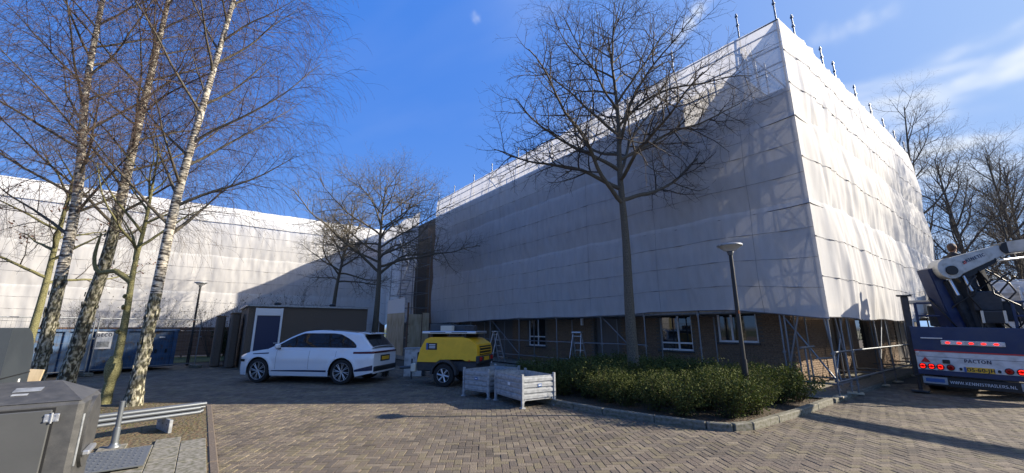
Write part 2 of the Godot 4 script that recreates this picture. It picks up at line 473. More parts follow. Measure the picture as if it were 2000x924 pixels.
func ground() -> void:
	var g := G.new()
	flat(g, [Vector2(-250, 120), Vector2(250, 120), Vector2(250, -300), Vector2(-250, -300)], -.06)
	struct("ground", g, M.grass_ground)
	g = G.new()
	flat(g, [Vector2(-70, 40), Vector2(70, 40), Vector2(70, -46), Vector2(-70, -46)], -.035)
	struct("road_bed", g, M.road_far)
	# bed by the wrapped corner
	bed = PackedVector2Array([loc2(-.5, -.12), loc2(-2.6, -.06), loc2(-4.5, -.12), loc2(-4.85, -.25), loc2(-5.07, -.58), loc2(-5.33, -1.4), loc2(-5.56, -2.4), loc2(-5.66, -3.9), loc2(-5.5, -6.2), loc2(-4.6, -8.2), loc2(-.5, -8.2)])
	var kd := Vector2(-.6, -.8)
	var k0 := Vector2(-3.45, -5.15)
	island = PackedVector2Array([k0 - kd * 7, k0 + kd * 5.2, k0 + kd * 5.75 + Vector2(-.4, -.1), k0 + kd * 5.9 + Vector2(-1.2, .2), k0 + kd * 6.0 + Vector2(-9, 3.6), k0 + Vector2(-16, 4), k0 - kd * 7 + Vector2(-12, 0)])
	# pavers in herringbone
	var road := Node3D.new()
	road.name = "road"
	add_child(road)
	road.set_meta("kind", "structure")
	g = G.new()
	flat(g, [Vector2(-26, 1), Vector2(24, 1), Vector2(24, -24), Vector2(-26, -24)], -.011)
	obj("joint_sand", g, M.joint, road)
	var meshes := []
	for k in 5:
		var pg := G.new()
		var sz := Vector3(.196 - .002 * (k % 2), .05, .096 + .001 * (k % 3))
		pg.col = paver_colour(k)
		pg.box(Vector3(0, -.025, 0), sz, .006)
		meshes.append(pg.mesh(M.paver))
	var cam2 := Vector2(0, 0)
	var spots := []
	var turn := -.06
	var cs := cos(turn); var sn := sin(turn)
	for a in range(-290, 260):
		for b in range(-250, 40):
			var t := posmod(a + b, 4)
			if t != 0 and t != 2: continue
			var px := (a + (1.0 if t == 0 else .5)) * .1
			var pz := (b + (.5 if t == 0 else 1.0)) * .1
			var p := Vector2(px * cs - pz * sn, px * sn + pz * cs)
			if p.y > -3.6 or p.y < -19.0 or absf(p.x) > 2.0 - p.y * 1.55: continue
			if p.y < -13 and (p.x > 10 or p.x < -20): continue
			if Geometry2D.is_point_in_polygon(p, bed) or Geometry2D.is_point_in_polygon(p, island): continue
			spots.append([p, t == 2])
	var seen := []
	for s in spots:
		var p: Vector2 = s[0]
		if p.y < -5.28 and p.y > -6.3 and p.x > -3.2 and p.x < 6.2: seen.append(s)
	seen.sort_custom(func(x, y): return x[0].y > y[0].y)
	var single := {}
	for k in min(300, seen.size()): single[seen[k][0]] = true
	var mm := MultiMesh.new()
	mm.transform_format = MultiMesh.TRANSFORM_3D
	mm.use_colors = true
	var pm := G.new()
	pm.box(Vector3(0, -.02, 0), Vector3(.195, .04, .0955), .006)
	mm.mesh = pm.mesh(M.paver)
	mm.instance_count = spots.size() - single.size()
	var j := 0
	for s in spots:
		var p: Vector2 = s[0]
		var bas := Basis(Vector3.UP, -turn + (PI / 2 if s[1] else 0.0) + rng.randf_range(-.012, .012)) * Basis(Vector3(rng.randf_range(-1, 1), 0, rng.randf_range(-1, 1)).normalized(), rng.randf_range(0, .018))
		var wave := .012 * nz.get_noise_2d(p.x * 30, p.y * 30)
		var xf := Transform3D(bas, Vector3(p.x, rng.randf_range(-.003, .003) + wave * .5, p.y))
		if single.has(p):
			inst("paver", meshes[rng.randi() % 5], road, xf)
		else:
			mm.set_instance_transform(j, xf)
			var tone := 1.0 + .38 * nz.get_noise_2d(p.x * 45 + 9, p.y * 45) + .18 * nz.get_noise_2d(p.x * 160, p.y * 160 + 50)
			mm.set_instance_color(j, paver_colour(rng.randi()) * tone)
			j += 1
	var mi := MultiMeshInstance3D.new()
	mi.name = "paver_field"
	mi.multimesh = mm
	mi.set_meta("kind", "stuff")
	road.add_child(mi)
	# bed soil, kerbs
	g = G.new()
	flat(g, Array(bed), .06)
	struct("bed_soil", g, M.soil)
	kerb_run(PackedVector2Array(Array(bed).slice(0, 10)), false, "kerb_of_planting_bed")
	g = G.new()
	flat(g, Array(island), .03)
	struct("verge", g, M.verge)
	kerb_run(PackedVector2Array([island[0], island[1], island[2], island[3], island[4]]), false, "kerb_of_verge", .1, .04, M.shed_brick)
	# paved strip under the scaffold
	for r in [[PackedVector2Array([loc2(-.45, -.1), loc2(30, -.65), loc2(30, -1.6), loc2(1.0, -1.6), loc2(1.0, -33), loc2(-.45, -33)]), "pavement"]]:
		g = G.new()
		flat(g, Array(r[0]), .085)
		struct(r[1], g, M.tile)
	kerb_run(PackedVector2Array([loc2(30, -.6), loc2(-.4, -.1)]), false, "kerb_of_pavement", .13, .1)
	g = G.new()
	flat(g, [loc2(-.45, -8.3), loc2(-.45, -32), loc2(-3.2, -32), loc2(-3.6, -12), loc2(-4.6, -8.3)], .03)
	struct("forecourt", g, M.tile)
	# concrete slabs on the verge beside the waste columns
	var slabs := Node3D.new()
	slabs.name = "slab_pavement"
	add_child(slabs)
	slabs.set_meta("kind", "structure")
	var ang := atan2(.6, .8)
	var sb := []
	for k in 3:
		var sg := G.new()
		sg.box(Vector3(0, -.02, 0), Vector3(.295 - .001 * k, .05, .594), .005)
		sb.append(sg.mesh(M.tile))
	for a in 9:
		for b in 10:
			var p := k0 - kd * 3.2 + kd * (b * .6 + (.3 if a % 2 == 1 else 0.0)) + Vector2(-.8, .6) * (.22 + a * .3)
			if b * .6 + (.3 if a % 2 == 1 else 0.0) > 5.3: continue
			inst("slab", sb[rng.randi() % 3], slabs, Transform3D(Basis(Vector3.UP, ang), Vector3(p.x, .047 + rng.randf_range(-.004, .004), p.y)))
	# far grass strips
	g = G.new()
	flat(g, [Vector2(-16.2, -20.5), Vector2(-12.4, -23.5), Vector2(-15, -28), Vector2(-34, -14), Vector2(-30, -9)], .02)
	struct("lawn", g, M.grass_ground)
func paver_colour(k: int) -> Color:
	var cols := [C3(.154, .126, .094), C3(.136, .110, .084), C3(.180, .150, .108), C3(.116, .097, .077), C3(.162, .136, .088)]
	var c: Color = cols[posmod(k, 5)]
	return c * rng.randf_range(.82, 1.12)
# ---------------------------------------------------------------- wrapped building
func sheet_disp(kind: int, u: float, h: float, t: float) -> float:
	# how far the cloth stands off the scaffold; t runs 0 (top) to 1 (bottom) inside a row
	var d := .05 + (.05 if kind in [0, 3] else (.06 if kind == 1 else .05)) * sin(PI * clampf(t, 0, 1)) * (.75 + .5 * nz.get_noise_2d(u * 14 + kind * 300, h * 9))
	var tie: float = absf(fposmod(u / 2.5, 1.0) - .5) * 2.0
	d += .05 * (1.0 - tie * tie) * sin(PI * t)
	d += .035 * nz.get_noise_2d(u * 95 + kind * 90, h * 14)
	d += .014 * nz.get_noise_2d(u * 420, h * 25 + kind * 50)
	d += (.04 if kind != 2 else .02) * nz.get_noise_2d(u * 30 + h * 12, h * 12 - u * 4)
	if kind == 1: d += .05 * nz.get_noise_2d(u * 60 + 40, h * 8) + .02 * nz.get_noise_2d(u * 210, h * 16)
	return d
func sheet_row(parent: Node, kind: int, u0: float, u1: float, top: Callable, bot: Callable, step: float, m: Material, called := "sheet", lift := 0.0) -> void:
	# kind 0: shaded face (plane x=0), 1: sunlit face (plane z=0), 2: wing (plane z=-32.2)
	var nu := int(absf(u1 - u0) / step)
	var nv: int = int((top.call(u0) - bot.call(u0)) / .14)
	var P := func(u: float, t: float) -> Vector3:
		var h0: float = top.call(u); var h1: float = bot.call(u)
		var h := lerpf(h0, h1, t)
		var d := sheet_disp(kind, u, h, t) + lift
		if kind == 0: return Vector3(-d * smoothstep(0, 1.6, absf(u)), h, u)
		if kind == 1: return Vector3(u, h, d * smoothstep(0, 1.6, u))
		if kind == 3: return Vector3(-d, h, u)
		return Vector3(u, h, -32.2 + d)
	var g := G.new()
	g.grid(func(a: int, b: int) -> Vector3: return P.call(lerpf(u0, u1, float(a) / nu), float(b) / nv), nu, nv, true)
	var o := obj(called, g, m, parent)
	# hem cord and woven reinforcement bands that lie on the cloth
	var H: float = top.call(u0) - bot.call(u0)
	var bands := int(H / (.95 if kind != 1 else 1.4)) + 1
	for k in range(1, bands + 1):
		var t := float(k) / bands
		var pts := PackedVector3Array()
		var rad := PackedFloat32Array()
		var out := Vector3(-.012, 0, 0) if kind in [0, 3] else Vector3(0, 0, .012)
		for a in nu + 1:
			if a % 2 == 1 and a < nu: continue
			pts.append(P.call(lerpf(u0, u1, float(a) / nu), min(t, .995)) + out)
			rad.append(.012 if k == bands else (.016 if a % 10 == 0 else .0055))
		var bg := G.new()
		bg.tube(pts, rad, 4)
		obj("hem" if k == bands else "reinforcement_band", bg, M.rope if k == bands else M.band, o)
	var seam := u0 + 1.7
	while seam < u1 - .5 and kind in [0, 3]:
		var pts := PackedVector3Array()
		var rad := PackedFloat32Array()
		var out := Vector3(-.006, 0, 0) if kind in [0, 3] else Vector3(0, 0, .006)
		for b in nv + 1:
			pts.append(P.call(seam, float(b) / nv) + out)
			rad.append(.005)
		var bg := G.new()
		bg.tube(pts, rad, 4)
		obj("overlap_seam", bg, M.band, o)
		seam += 3.1
func scaffold_bay(parent: Node, kind: int, stations: Array, top_extra: Array) -> void:
	var P := func(u: float, h: float, inset: float) -> Vector3:
		return Vector3(inset, h, u) if kind == 0 else Vector3(u, h, -inset)
	for k in stations.size():
		var u: float = stations[k]
		for inset in [.06, 1.0]:
			if kind == 1 and k == 0 and inset < .1: continue
			var top: float = 10.2 + (top_extra[k] if inset < .1 else .0)
			var st := pipe("standard", parent, P.call(u, .28, inset), P.call(u, top, inset))
			if inset < .1:
				for hh in [top - .12, top - .45]:
					var cg := G.new()
					cg.cyl(P.call(u, hh, inset), P.call(u, hh + .05, inset), .045, 8)
					obj("rosette", cg, M.steel, st)
				for hh in [1.05, 2.05]:
					var cg := G.new()
					cg.cyl(P.call(u, hh, inset), P.call(u, hh + .045, inset), .052, 8)
					obj("rosette", cg, M.steel, st)
			var jg := G.new()
			var gy := .085 if inset > .5 or kind == 0 else .02
			jg.cyl(P.call(u, gy + .03, inset), P.call(u, .3, inset), .017, 8)
			jg.cyl(P.call(u, .24, inset), P.call(u, .28, inset), .05, 6)
			var jo := obj("screw_jack", jg, M.steel, st)
			var bg := G.new()
			bg.box(P.call(u, gy + .02, inset), Vector3(.32, .035, .2), .004, Basis(Vector3.UP, rng.randf_range(-.3, .3)))
			obj("base_board", bg, M.plywood, jo)
		for hh in [.42, 2.1, 4.1, 6.1, 8.1]:
			if (kind == 0 and hh < 1.0 and k % 2 == 1) or (k == 0 and hh > 2.0): continue
			pipe("transom", parent, P.call(u, hh - .05, .03), P.call(u, hh - .05, 1.12))
	for k in stations.size() - 1:
		var a: float = stations[k]; var b: float = stations[k + 1]
		for hh in [.42, 1.1, 2.1, 3.1, 3.6, 4.1, 5.1, 5.6, 6.1, 7.1, 7.6, 8.1, 9.1, 9.6, 10.15]:
			if kind == 0 and (hh < 1.0) and not (k in [3, 4, 5, 6]): continue
			if kind == 0 and hh == 1.1 and k in [0, 1, 2]: continue
			pipe("ledger", parent, P.call(a, hh, .06), P.call(b, hh, .06), .024, null, 6)
		for hh in [2.1, 4.1, 6.1, 8.1]:
			pipe("inner_ledger", parent, P.call(a, hh, 1.0), P.call(b, hh, 1.0), .024, null, 6)
			for w in 3:
				var g := G.new()
				var ctr: Vector3 = P.call((a + b) / 2, hh + .03, .24 + w * .31)
				g.box(ctr, Vector3(.29, .05, absf(b - a) - .03) if kind == 0 else Vector3(absf(b - a) - .03, .05, .29), .004)
				obj("deck_board", g, M.galv, parent)
			var kg := G.new()
			kg.box(P.call((a + b) / 2, hh + .13, .1), Vector3(.03, .15, absf(b - a) - .08) if kind == 0 else Vector3(absf(b - a) - .08, .15, .03), .004)
			obj("toe_board", kg, M.plywood, parent)
	# sway braces
	for k in range(0, stations.size() - 1, 3 if kind == 0 else 2):
		for lv in [.42, 2.2, 4.2, 6.2, 8.2]:
			if kind == 0 and lv < 1 and k > 8: continue
			pipe("brace", parent, P.call(stations[k], lv, .11), P.call(stations[k + 1], lv + 1.95 if lv > 1 else 2.1, .11), .022, null, 6)
func cut_wall(g: G, along_z: bool, at: float, a: float, b: float, h0: float, h1: float, holes: Array) -> void:
	# a wall plane with rectangular openings and 0.12 deep reveals; holes [a0,a1,y0,y1]
	var cuts := [a, b]
	var ys := [h0, h1]
	for o in holes:
		cuts.append(o[0]); cuts.append(o[1]); ys.append(o[2]); ys.append(o[3])
	cuts.sort(); ys.sort()
	var P := func(u: float, y: float, d: float) -> Vector3:
		return Vector3(at + d, y, u) if along_z else Vector3(u, y, at - d)
	var inside: Vector3 = P.call((a + b) / 2, (h0 + h1) / 2, 5.0)
	for i in cuts.size() - 1:
		for j in ys.size() - 1:
			if cuts[i + 1] - cuts[i] < .001 or ys[j + 1] - ys[j] < .001: continue
			var mu: float = (cuts[i] + cuts[i + 1]) / 2; var my: float = (ys[j] + ys[j + 1]) / 2
			var open := false
			for o in holes:
				if mu > o[0] and mu < o[1] and my > o[2] and my < o[3]: open = true
			if open: continue
			g.qo(P.call(cuts[i], ys[j], 0), P.call(cuts[i + 1], ys[j], 0), P.call(cuts[i + 1], ys[j + 1], 0), P.call(cuts[i], ys[j + 1], 0), inside)
	for o in holes:
		var m: Vector3 = P.call((o[0] + o[1]) / 2, (o[2] + o[3]) / 2, .06)
		for e in [[o[0], o[2], o[1], o[2]], [o[1], o[2], o[1], o[3]], [o[1], o[3], o[0], o[3]], [o[0], o[3], o[0], o[2]]]:
			var qa: Vector3 = P.call(e[0], e[1], 0); var qb: Vector3 = P.call(e[2], e[3], 0)
			var qc: Vector3 = P.call(e[2], e[3], .25); var qd: Vector3 = P.call(e[0], e[1], .25)
			if (qb - qa).cross(qc - qa).dot(m - qa) < 0: g.q(qa, qd, qc, qb)
			else: g.q(qa, qb, qc, qd)
func window(parent: Node, at: float, u0: float, u1: float, y0: float, y1: float, mull: Array, rail := 0.0) -> void:
	var w := Node3D.new()
	w.name = "window"
	parent.add_child(w, true)
	var x := at + .08
	var g := G.new()
	var mid := (u0 + u1) / 2
	g.box(Vector3(x, y0 + .03, mid), Vector3(.07, .06, u1 - u0), .005)
	g.box(Vector3(x, y1 - .03, mid), Vector3(.07, .06, u1 - u0), .005)
	for u in [u0 + .03, u1 - .03] + mull: g.box(Vector3(x + .002, (y0 + y1) / 2, u), Vector3(.066, y1 - y0 - .12, .055), .005)
	if rail > 0: g.box(Vector3(x + .003, rail, mid), Vector3(.064, .055, u1 - u0 - .12), .005)
	obj("window_frame", g, M.white_paint, w)
	var us := [u0 + .03] + mull + [u1 - .03]
	for k in us.size() - 1:
		boxp("pane", w, Vector3(x + .01, (y0 + y1) / 2, (us[k] + us[k + 1]) / 2), Vector3(.008, y1 - y0 - .08, us[k + 1] - us[k] - .03), M.window_glass, 0)
	boxp("sill", w, Vector3(at - .02, y0 - .03, mid), Vector3(.2, .05, u1 - u0 + .1), M.roofing)
	boxp("blind", w, Vector3(at + .42, y1 - .3, mid), Vector3(.02, .55, u1 - u0 - .1), M.cream)
func building() -> void:
	var b := thing("apartment_building", "brown brick apartment block inside scaffolding, window frames showing below the sheets", "building", CORNER, TURN)
	var g := G.new()
	var holes := [[-5.56, -4.3, .9, 2.35], [-3.42, -2.2, 1.23, 2.35], [-8.75, -7.3, .1, 2.4], [-13.2, -11.9, .8, 2.3], [-16.4, -14.6, .1, 2.4], [-20.5, -19.0, .1, 2.4]]
	cut_wall(g, true, 1.3, -31.5, -1.3, .05, 8.75, holes)
	cut_wall(g, false, -1.3, 1.3, 19.0, .05, 8.75, [[4.6, 5.6, .1, 2.2], [7.5, 9.0, .9, 2.2], [12, 13.5, .9, 2.2]])
	obj("wall", g, M.mortar, b)
	g = G.new()
	g.box(Vector3(10.2, 8.8, -16.4), Vector3(18.0, .3, 30.4), .02)
	g.box(Vector3(10.2, 9.62, -16.3), Vector3(17.2, 1.36, 29.0), .02)  # upper block added, shaped for the shade it throws on the long sheeted face
	obj("roof", g, M.roofing, b)
	g = G.new()
	g.box(Vector3(10.4, 4.3, -16.6), Vector3(16.6, 8.5, 28.8), 0)
	obj("interior", g, M.interior, b)
	window(b, 1.3, -5.56, -4.3, .9, 2.35, [-4.85], 1.16)
	window(b, 1.3, -3.42, -2.2, 1.23, 2.35, [-2.98, -2.72])
	window(b, 1.3, -13.2, -11.9, .8, 2.3, [-12.5], 1.25)
	for d in [[-8.75, -7.3], [-16.4, -14.6], [-20.5, -19.0]]:
		boxp("door", b, Vector3(1.5, 1.2, (d[0] + d[1]) / 2), Vector3(.05, 2.2, d[1] - d[0] - .02), M.interior)
	boxp("wall_lamp", b, Vector3(1.22, 1.95, -9.35), Vector3(.1, .34, .12), M.white_paint, .02)
	boxp("door", b, Vector3(5.1, 1.15, -1.5), Vector3(.98, 2.1, .05), M.interior)
	boxp("step", b, Vector3(5.1, .12, -1.0), Vector3(1.4, .16, .5), M.kerb, .01)
	for x in [8.25, 12.75]:
		boxp("pane", b, Vector3(x, 1.55, -1.42), Vector3(1.46, 1.26, .01), M.window_glass, 0)
	pipe("downpipe", b, Vector3(1.2, .1, -6.6), Vector3(1.2, 8.5, -6.6), .04, M.steel_dark)
	# bricks of the ground storey: own pieces near the corner, the rest joined
	var bm := []
	for k in 4:
		var bg := G.new()
		bg.box(Vector3.ZERO, Vector3(.204, .052, .03), .003)
		bm.append(bg.mesh([M.brick, M.brick, M.brick_b, M.brick][k]))
	var rest := [G.new(), G.new()]
	var count := 0
	var cand := []
	for face in 2:
		for row in 39:
			var y := .12 + row * .0625
			var n := 55 if face == 1 else 62
			for k in n:
				var u := 1.3 + .104 + k * .2145 + (.107 if row % 2 == 1 else 0.0)
				if face == 0:
					var open := false
					for o in holes:
						if -u + .1 > o[0] and -u - .1 < o[1] and y + .03 > o[2] and y - .03 < o[3]: open = true
					if open: continue
				elif (u > 4.5 and u < 5.7 and y < 2.23) or (u > 7.4 and u < 9.1 and y > .87 and y < 2.23): continue
				cand.append([u - (2.0 if face == 1 else 0.0), face, u, y])
	cand.sort_custom(func(p, q): return p[0] < q[0])
	for e in cand:
		var jit := rng.randf_range(-.004, .003)
		var xf := Transform3D(Basis(Vector3.UP, PI / 2), Vector3(1.295 + jit, e[3], -e[2])) if e[1] == 0 else Transform3D(Basis.IDENTITY, Vector3(e[2], e[3], -1.295 - jit))
		if count < 300 and e[3] > .3:
			inst("brick", bm[rng.randi() % 4], b, xf)
			count += 1
		else:
			var rg: G = rest[1 if rng.randf() < .18 else 0]
			rg.box(xf.origin, Vector3(.204, .052, .03), 0, xf.basis)
	for k in 2:
		var o := obj("brickwork", rest[k], [M.brick, M.brick_b][k], b)
		o.set_meta("kind", "stuff")
	# scaffold
	var s := thing("scaffolding", "grey galvanised tube scaffold standing under and behind white sheets, poles rising above them", "scaffolding", CORNER, TURN)
	var zs := [-.07, -1.1, -3.35, -5.3, -7.25, -9.75, -12.4, -14.9, -16.9, -19.4, -21.7]
	scaffold_bay(s, 0, zs, [1.25, 1.2, 1.25, .2, .85, .2, .9, .85, .8, .8, .9])
	scaffold_bay(s, 1, [0.07, 1.5, 4.1, 5.45, 8.1, 10.4, 12.6, 14.8, 16.9], [1.2, 1.2, 1.25, 1.25, 1.3, 1.3, 1.3, 1.35, 1.35])
	pipe("diagonal", s, Vector3(.45, .3, -.1), Vector3(0.15, 10.0, -.9), .024)
	pipe("diagonal", s, Vector3(1.2, .3, -.1), Vector3(.3, 3.9, -.12), .024)
	pipe("diagonal", s, Vector3(.05, .4, -1.1), Vector3(.05, 4.1, -.1), .024)
	pipe("top_rail", s, Vector3(.0, 10.42, 0), Vector3(.0, 10.42, -21.7), .024)
	pipe("cross_tube", s, Vector3(-.2, .95, -.35), Vector3(.75, .95, -.2), .024)
	pipe("stub_tube", s, Vector3(-.3, 1.2, -.6), Vector3(.25, 1.22, -.5), .03)
	pipe("stub_post", s, Vector3(-.12, .1, -.57), Vector3(-.12, 1.2, -.57), .022)
	# sheets
	var sh := thing("scaffold_sheeting", "white scaffold sheeting hanging in the shade along the long face behind the leafless tree", "sheeting", CORNER, TURN, "")
	var bottom := func(u: float) -> float:
		var p := [[-21.7, 1.96], [-16.8, 2.03], [-12.7, 2.13], [-9.8, 2.12], [-7.3, 2.11], [-5.3, 2.17], [-3.35, 2.21], [-2, 2.15], [-1.1, 2.06], [0.0, 1.88]]
		for k in p.size() - 1:
			if u <= p[k + 1][0]: return lerpf(p[k][1], p[k + 1][1], clampf((u - p[k][0]) / (p[k + 1][0] - p[k][0]), 0, 1)) - .03 * absf(sin(u * 1.3))
		return 1.88
	var sag := func(h: float) -> Callable:
		return func(u: float) -> float: return h - .05 * absf(sin(u * 1.26)) + .03 * nz.get_noise_1d(u * 20 + h * 40)
	sheet_row(sh, 0, -21.7, 0, func(u): return 10.45, sag.call(7.35), .1, M.sheet, "sheet", .0)
	sheet_row(sh, 0, -21.7, 0, sag.call(7.5), sag.call(4.85), .1, M.sheet, "sheet", .02)
	sheet_row(sh, 0, -21.7, 0, sag.call(5.0), bottom, .1, M.sheet, "sheet", .04)
	var sr := thing("scaffold_sheeting", "white scaffold sheeting bulging in full sun on the end face beside the crane truck", "sheeting", CORNER, TURN)
	var bot2 := func(u: float) -> float: return 1.92 + .02 * sin(u * 1.9) - .03 * absf(sin(u * .6)) + (0.0 if u < 9 else (u - 9) * .13)
	sheet_row(sr, 1, 0, 17, func(u): return 10.45 + .018 * u, sag.call(7.35), .08, M.sheet_dense, "sheet", .0)
	sheet_row(sr, 1, 0, 17, sag.call(7.5), sag.call(4.85), .08, M.sheet_dense, "sheet", .03)
	sheet_row(sr, 1, 0, 17, sag.call(5.0), bot2, .08, M.sheet_dense, "sheet", .07)
	# recess with stair tower, then the cloth runs on to the wing
	var s2 := thing("scaffold_sheeting", "shaded white sheeting between the stair tower and the inner corner of the blocks", "sheeting", CORNER, TURN)
	sheet_row(s2, 3, -32.2, -24.6, func(u): return 10.3 + .08 * sin(u * 2), sag.call(6.2), .12, M.sheet_dense, "sheet", .0)
	sheet_row(s2, 3, -32.2, -24.6, sag.call(6.35), func(u): return 2.1 + .2 * sin(u * 1.7), .12, M.sheet_dense, "sheet", .1)
	var wg := thing("wing_building", "long low apartment wing wrapped in white sheeting behind the birches", "building", CORNER, TURN)
	g = G.new()
	g.box(Vector3(-22, 4.5, -39), Vector3(46, 9.0, 11), .02)
	obj("wall", g, M.brick, wg)
	boxp("roof", wg, Vector3(-22, 9.1, -39), Vector3(46.2, .2, 11.2), M.roofing)
	var ws := thing("scaffold_sheeting", "pale sheeting with a whiter opaque top strip across the wing behind the birches", "sheeting", CORNER, TURN)
	sheet_row(ws, 2, -42, 0, func(u): return 10.35 + .035 * nz.get_noise_1d(u * 25), func(u): return 9.15 + .02 * sin(u), .2, M.white_opaque, "top_strip", .06)  # top row is whiter and more opaque than the rows below
	sheet_row(ws, 2, -42, 0, func(u): return 9.3, sag.call(6.6), .11, M.sheet_dense, "sheet", .0)
	sheet_row(ws, 2, -42, 0, sag.call(6.75), sag.call(4.0), .11, M.sheet_dense, "sheet", .03)
	sheet_row(ws, 2, -42, 0, sag.call(4.15), func(u): return 1.3 + .12 * sin(u * .8), .11, M.sheet_dense, "sheet", .06)
	# stair tower
	var st := thing("stair_tower", "open scaffold stair tower in the dark gap between two runs of sheeting", "stair tower", CORNER, TURN)
	for x in [-1.3, -.1]:
		for z in [-22.3, -24.4, -26.4]: pipe("standard", st, Vector3(x, .1, z), Vector3(x, 8.2 if x > -1 else 7.2, z))
	for lv in 8:
		var y := 1.0 + lv * 1.0
		for x in [-1.3, -.1]: pipe("ledger", st, Vector3(x, y, -22.3), Vector3(x, y, -26.4), .02, null, 6)
		for z in [-22.3, -24.4, -26.4]: pipe("transom", st, Vector3(-1.3, y, z), Vector3(-.1, y, z), .02, null, 6)
	for fl in 3:
		var y0 := 2.1 + fl * 2.0
		var f := Node3D.new()
		f.name = "stair_flight"
		st.add_child(f, true)
		for x in [-1.15, -.6]: boxp("stringer", f, Vector3(x, y0 + 1.0, -24.4), Vector3(.05, .12, 2.85), M.alu, .004, Basis(Vector3.RIGHT, (.79 if fl % 2 == 0 else -.79)))
		for k in 9:
			var zz := -25.3 + k * .22 if fl % 2 == 1 else -23.5 - k * .22
			boxp("tread", f, Vector3(-.875, y0 + .1 + k * .22, zz), Vector3(.52, .03, .2), M.alu, .003)
	var dk := thing("infill_panel", "brown panel closing the gap behind the stair tower", "panel", CORNER, TURN)
	boxp("panel", dk, Vector3(.7, 5.6, -23.1), Vector3(.06, 7.2, 2.8), M.brick, .004)
	boxp("rail", dk, Vector3(.64, 6.0, -23.1), Vector3(.06, .12, 2.8), M.timber, .004)
# ---------------------------------------------------------------- trees and plants
func rv() -> Vector3:
	return Vector3(rng.randf_range(-1, 1), rng.randf_range(-1, 1), rng.randf_range(-1, 1))
func grow(gs: Array, p: Vector3, d: Vector3, L: float, r: float, lv: int, S: Dictionary, line := PackedVector3Array()) -> void:
	var pts := PackedVector3Array()
	var rad := PackedFloat32Array()
	var n: int = max(2, int(L / S.seg[lv]))
	if line.size() > 1:
		pts = line
		n = line.size() - 1
		for k in n + 1: rad.append(r * lerpf(1.0, 1.0 - S.taper[lv], pow(float(k) / n, .9)) * (1.0 + (.45 * exp(-k * 1.4) if lv == 0 else 0.0)))
	else:
		var wob: float = S.wob[lv]
		var trop: float = S.trop[lv]
		for k in n + 1:
			pts.append(p)
			rad.append(max(r * (1.0 - S.taper[lv] * float(k) / n), .0022))
			d = (d + rv() * wob + Vector3.UP * trop * (.4 + 1.2 * float(k) / n)).normalized()
			p += d * L / n
	gs[S.mesh[lv]].tube(pts, rad, S.sides[lv], lv == S.levels - 1)
	if lv + 1 >= S.levels: return
	var kids: int = int(S.kids[lv] * (1.0 if lv == 0 else clampf(L / S.ref[lv], .35, 1.5)))
	var az := rng.randf() * TAU
	for j in kids:
		var t: float = lerpf(S.start[lv], .99, (j + rng.randf()) / kids)
		var f := t * n
		var k: int = min(int(f), n - 1)
		var q := pts[k].lerp(pts[k + 1], f - k)
		var ax := (pts[k + 1] - pts[k]).normalized()
		az += 2.4 + rng.randf_range(-.5, .5)
		var side := ax.cross(Vector3(.3, .2, .9)).normalized().rotated(ax, az)
		var an: float = deg_to_rad(lerpf(S.ang[lv], S.ang_end[lv], t)) * rng.randf_range(.8, 1.2)
		var cd := (ax * cos(an) + side * sin(an)).normalized()
		var rel: float = (t - S.start[lv]) / (1.0 - S.start[lv])
		var cl: float = S.len[lv] * lerpf(1.0, S.tip[lv], rel) * rng.randf_range(.65, 1.15)
		var pr := lerpf(rad[k], rad[k + 1], f - k)
		grow(gs, q, cd, cl, min(pr * .75, S.rad[lv] * lerpf(1.0, .5, rel)), lv + 1, S)
func ash_style(sz: float, dense := 1.0) -> Dictionary:
	return {"levels": 5, "seg": [.4, .25 * sz, .16 * sz, .11 * sz, .07 * sz], "taper": [.86, .8, .75, .65, .2], "wob": [.05, .13, .17, .18, .2], "trop": [.05, .05, .055, .06, .08],
		"mesh": [0, 0, 1, 1, 1], "sides": [9, 6, 4, 3, 3], "kids": [int(20 * dense), int(8 * dense), int(7 * dense), 3], "ref": [1, 2.8 * sz, 1.3 * sz, .6 * sz], "start": [.46, .22, .15, .2],
		"ang": [78, 52, 50, 55], "ang_end": [28, 38, 42, 40], "len": [3.9 * sz, 1.7 * sz, .75 * sz, .22 * sz], "tip": [.42, .55, .7, 1.0], "rad": [.075 * sz, .024 * sz, .0095 * sz, .0055 * sz]}
func birch_style(sz: float) -> Dictionary:
	return {"levels": 5, "seg": [.4, .3, .22, .2, .16], "taper": [.8, .85, .85, .7, .5], "wob": [.03, .1, .15, .13, .12], "trop": [.0, .015, -.045, -.2, -.32],
		"mesh": [0, 1, 2, 2, 2], "sides": [10, 6, 4, 3, 3], "kids": [29, 11, 9, 4], "ref": [1, 3.4 * sz, 1.4 * sz, .9], "start": [.26, .2, .12, .1],
		"ang": [62, 46, 48, 35], "ang_end": [34, 32, 35, 30], "len": [3.9 * sz, 1.7 * sz, 1.05 * sz, .75], "tip": [.6, .6, .8, 1.0], "rad": [.042, .014, .0055, .0032]}
func bend(a: Array, n := 24) -> PackedVector3Array:
	var c := Curve3D.new()
	for k in a.size():
		var tan: Vector3 = (a[min(k + 1, a.size() - 1)] - a[max(k - 1, 0)]) / 6.0
		c.add_point(a[k], -tan, tan)
	var out := PackedVector3Array()
	var L := c.get_baked_length()
	for k in n + 1: out.append(c.sample_baked(L * k / n, true))
	return out
func add_crown(t: Node3D, g: G, m: Material) -> void:
	var o := obj("crown", g, m, t)
	o.set_meta("label", "bare twigs of the crown")
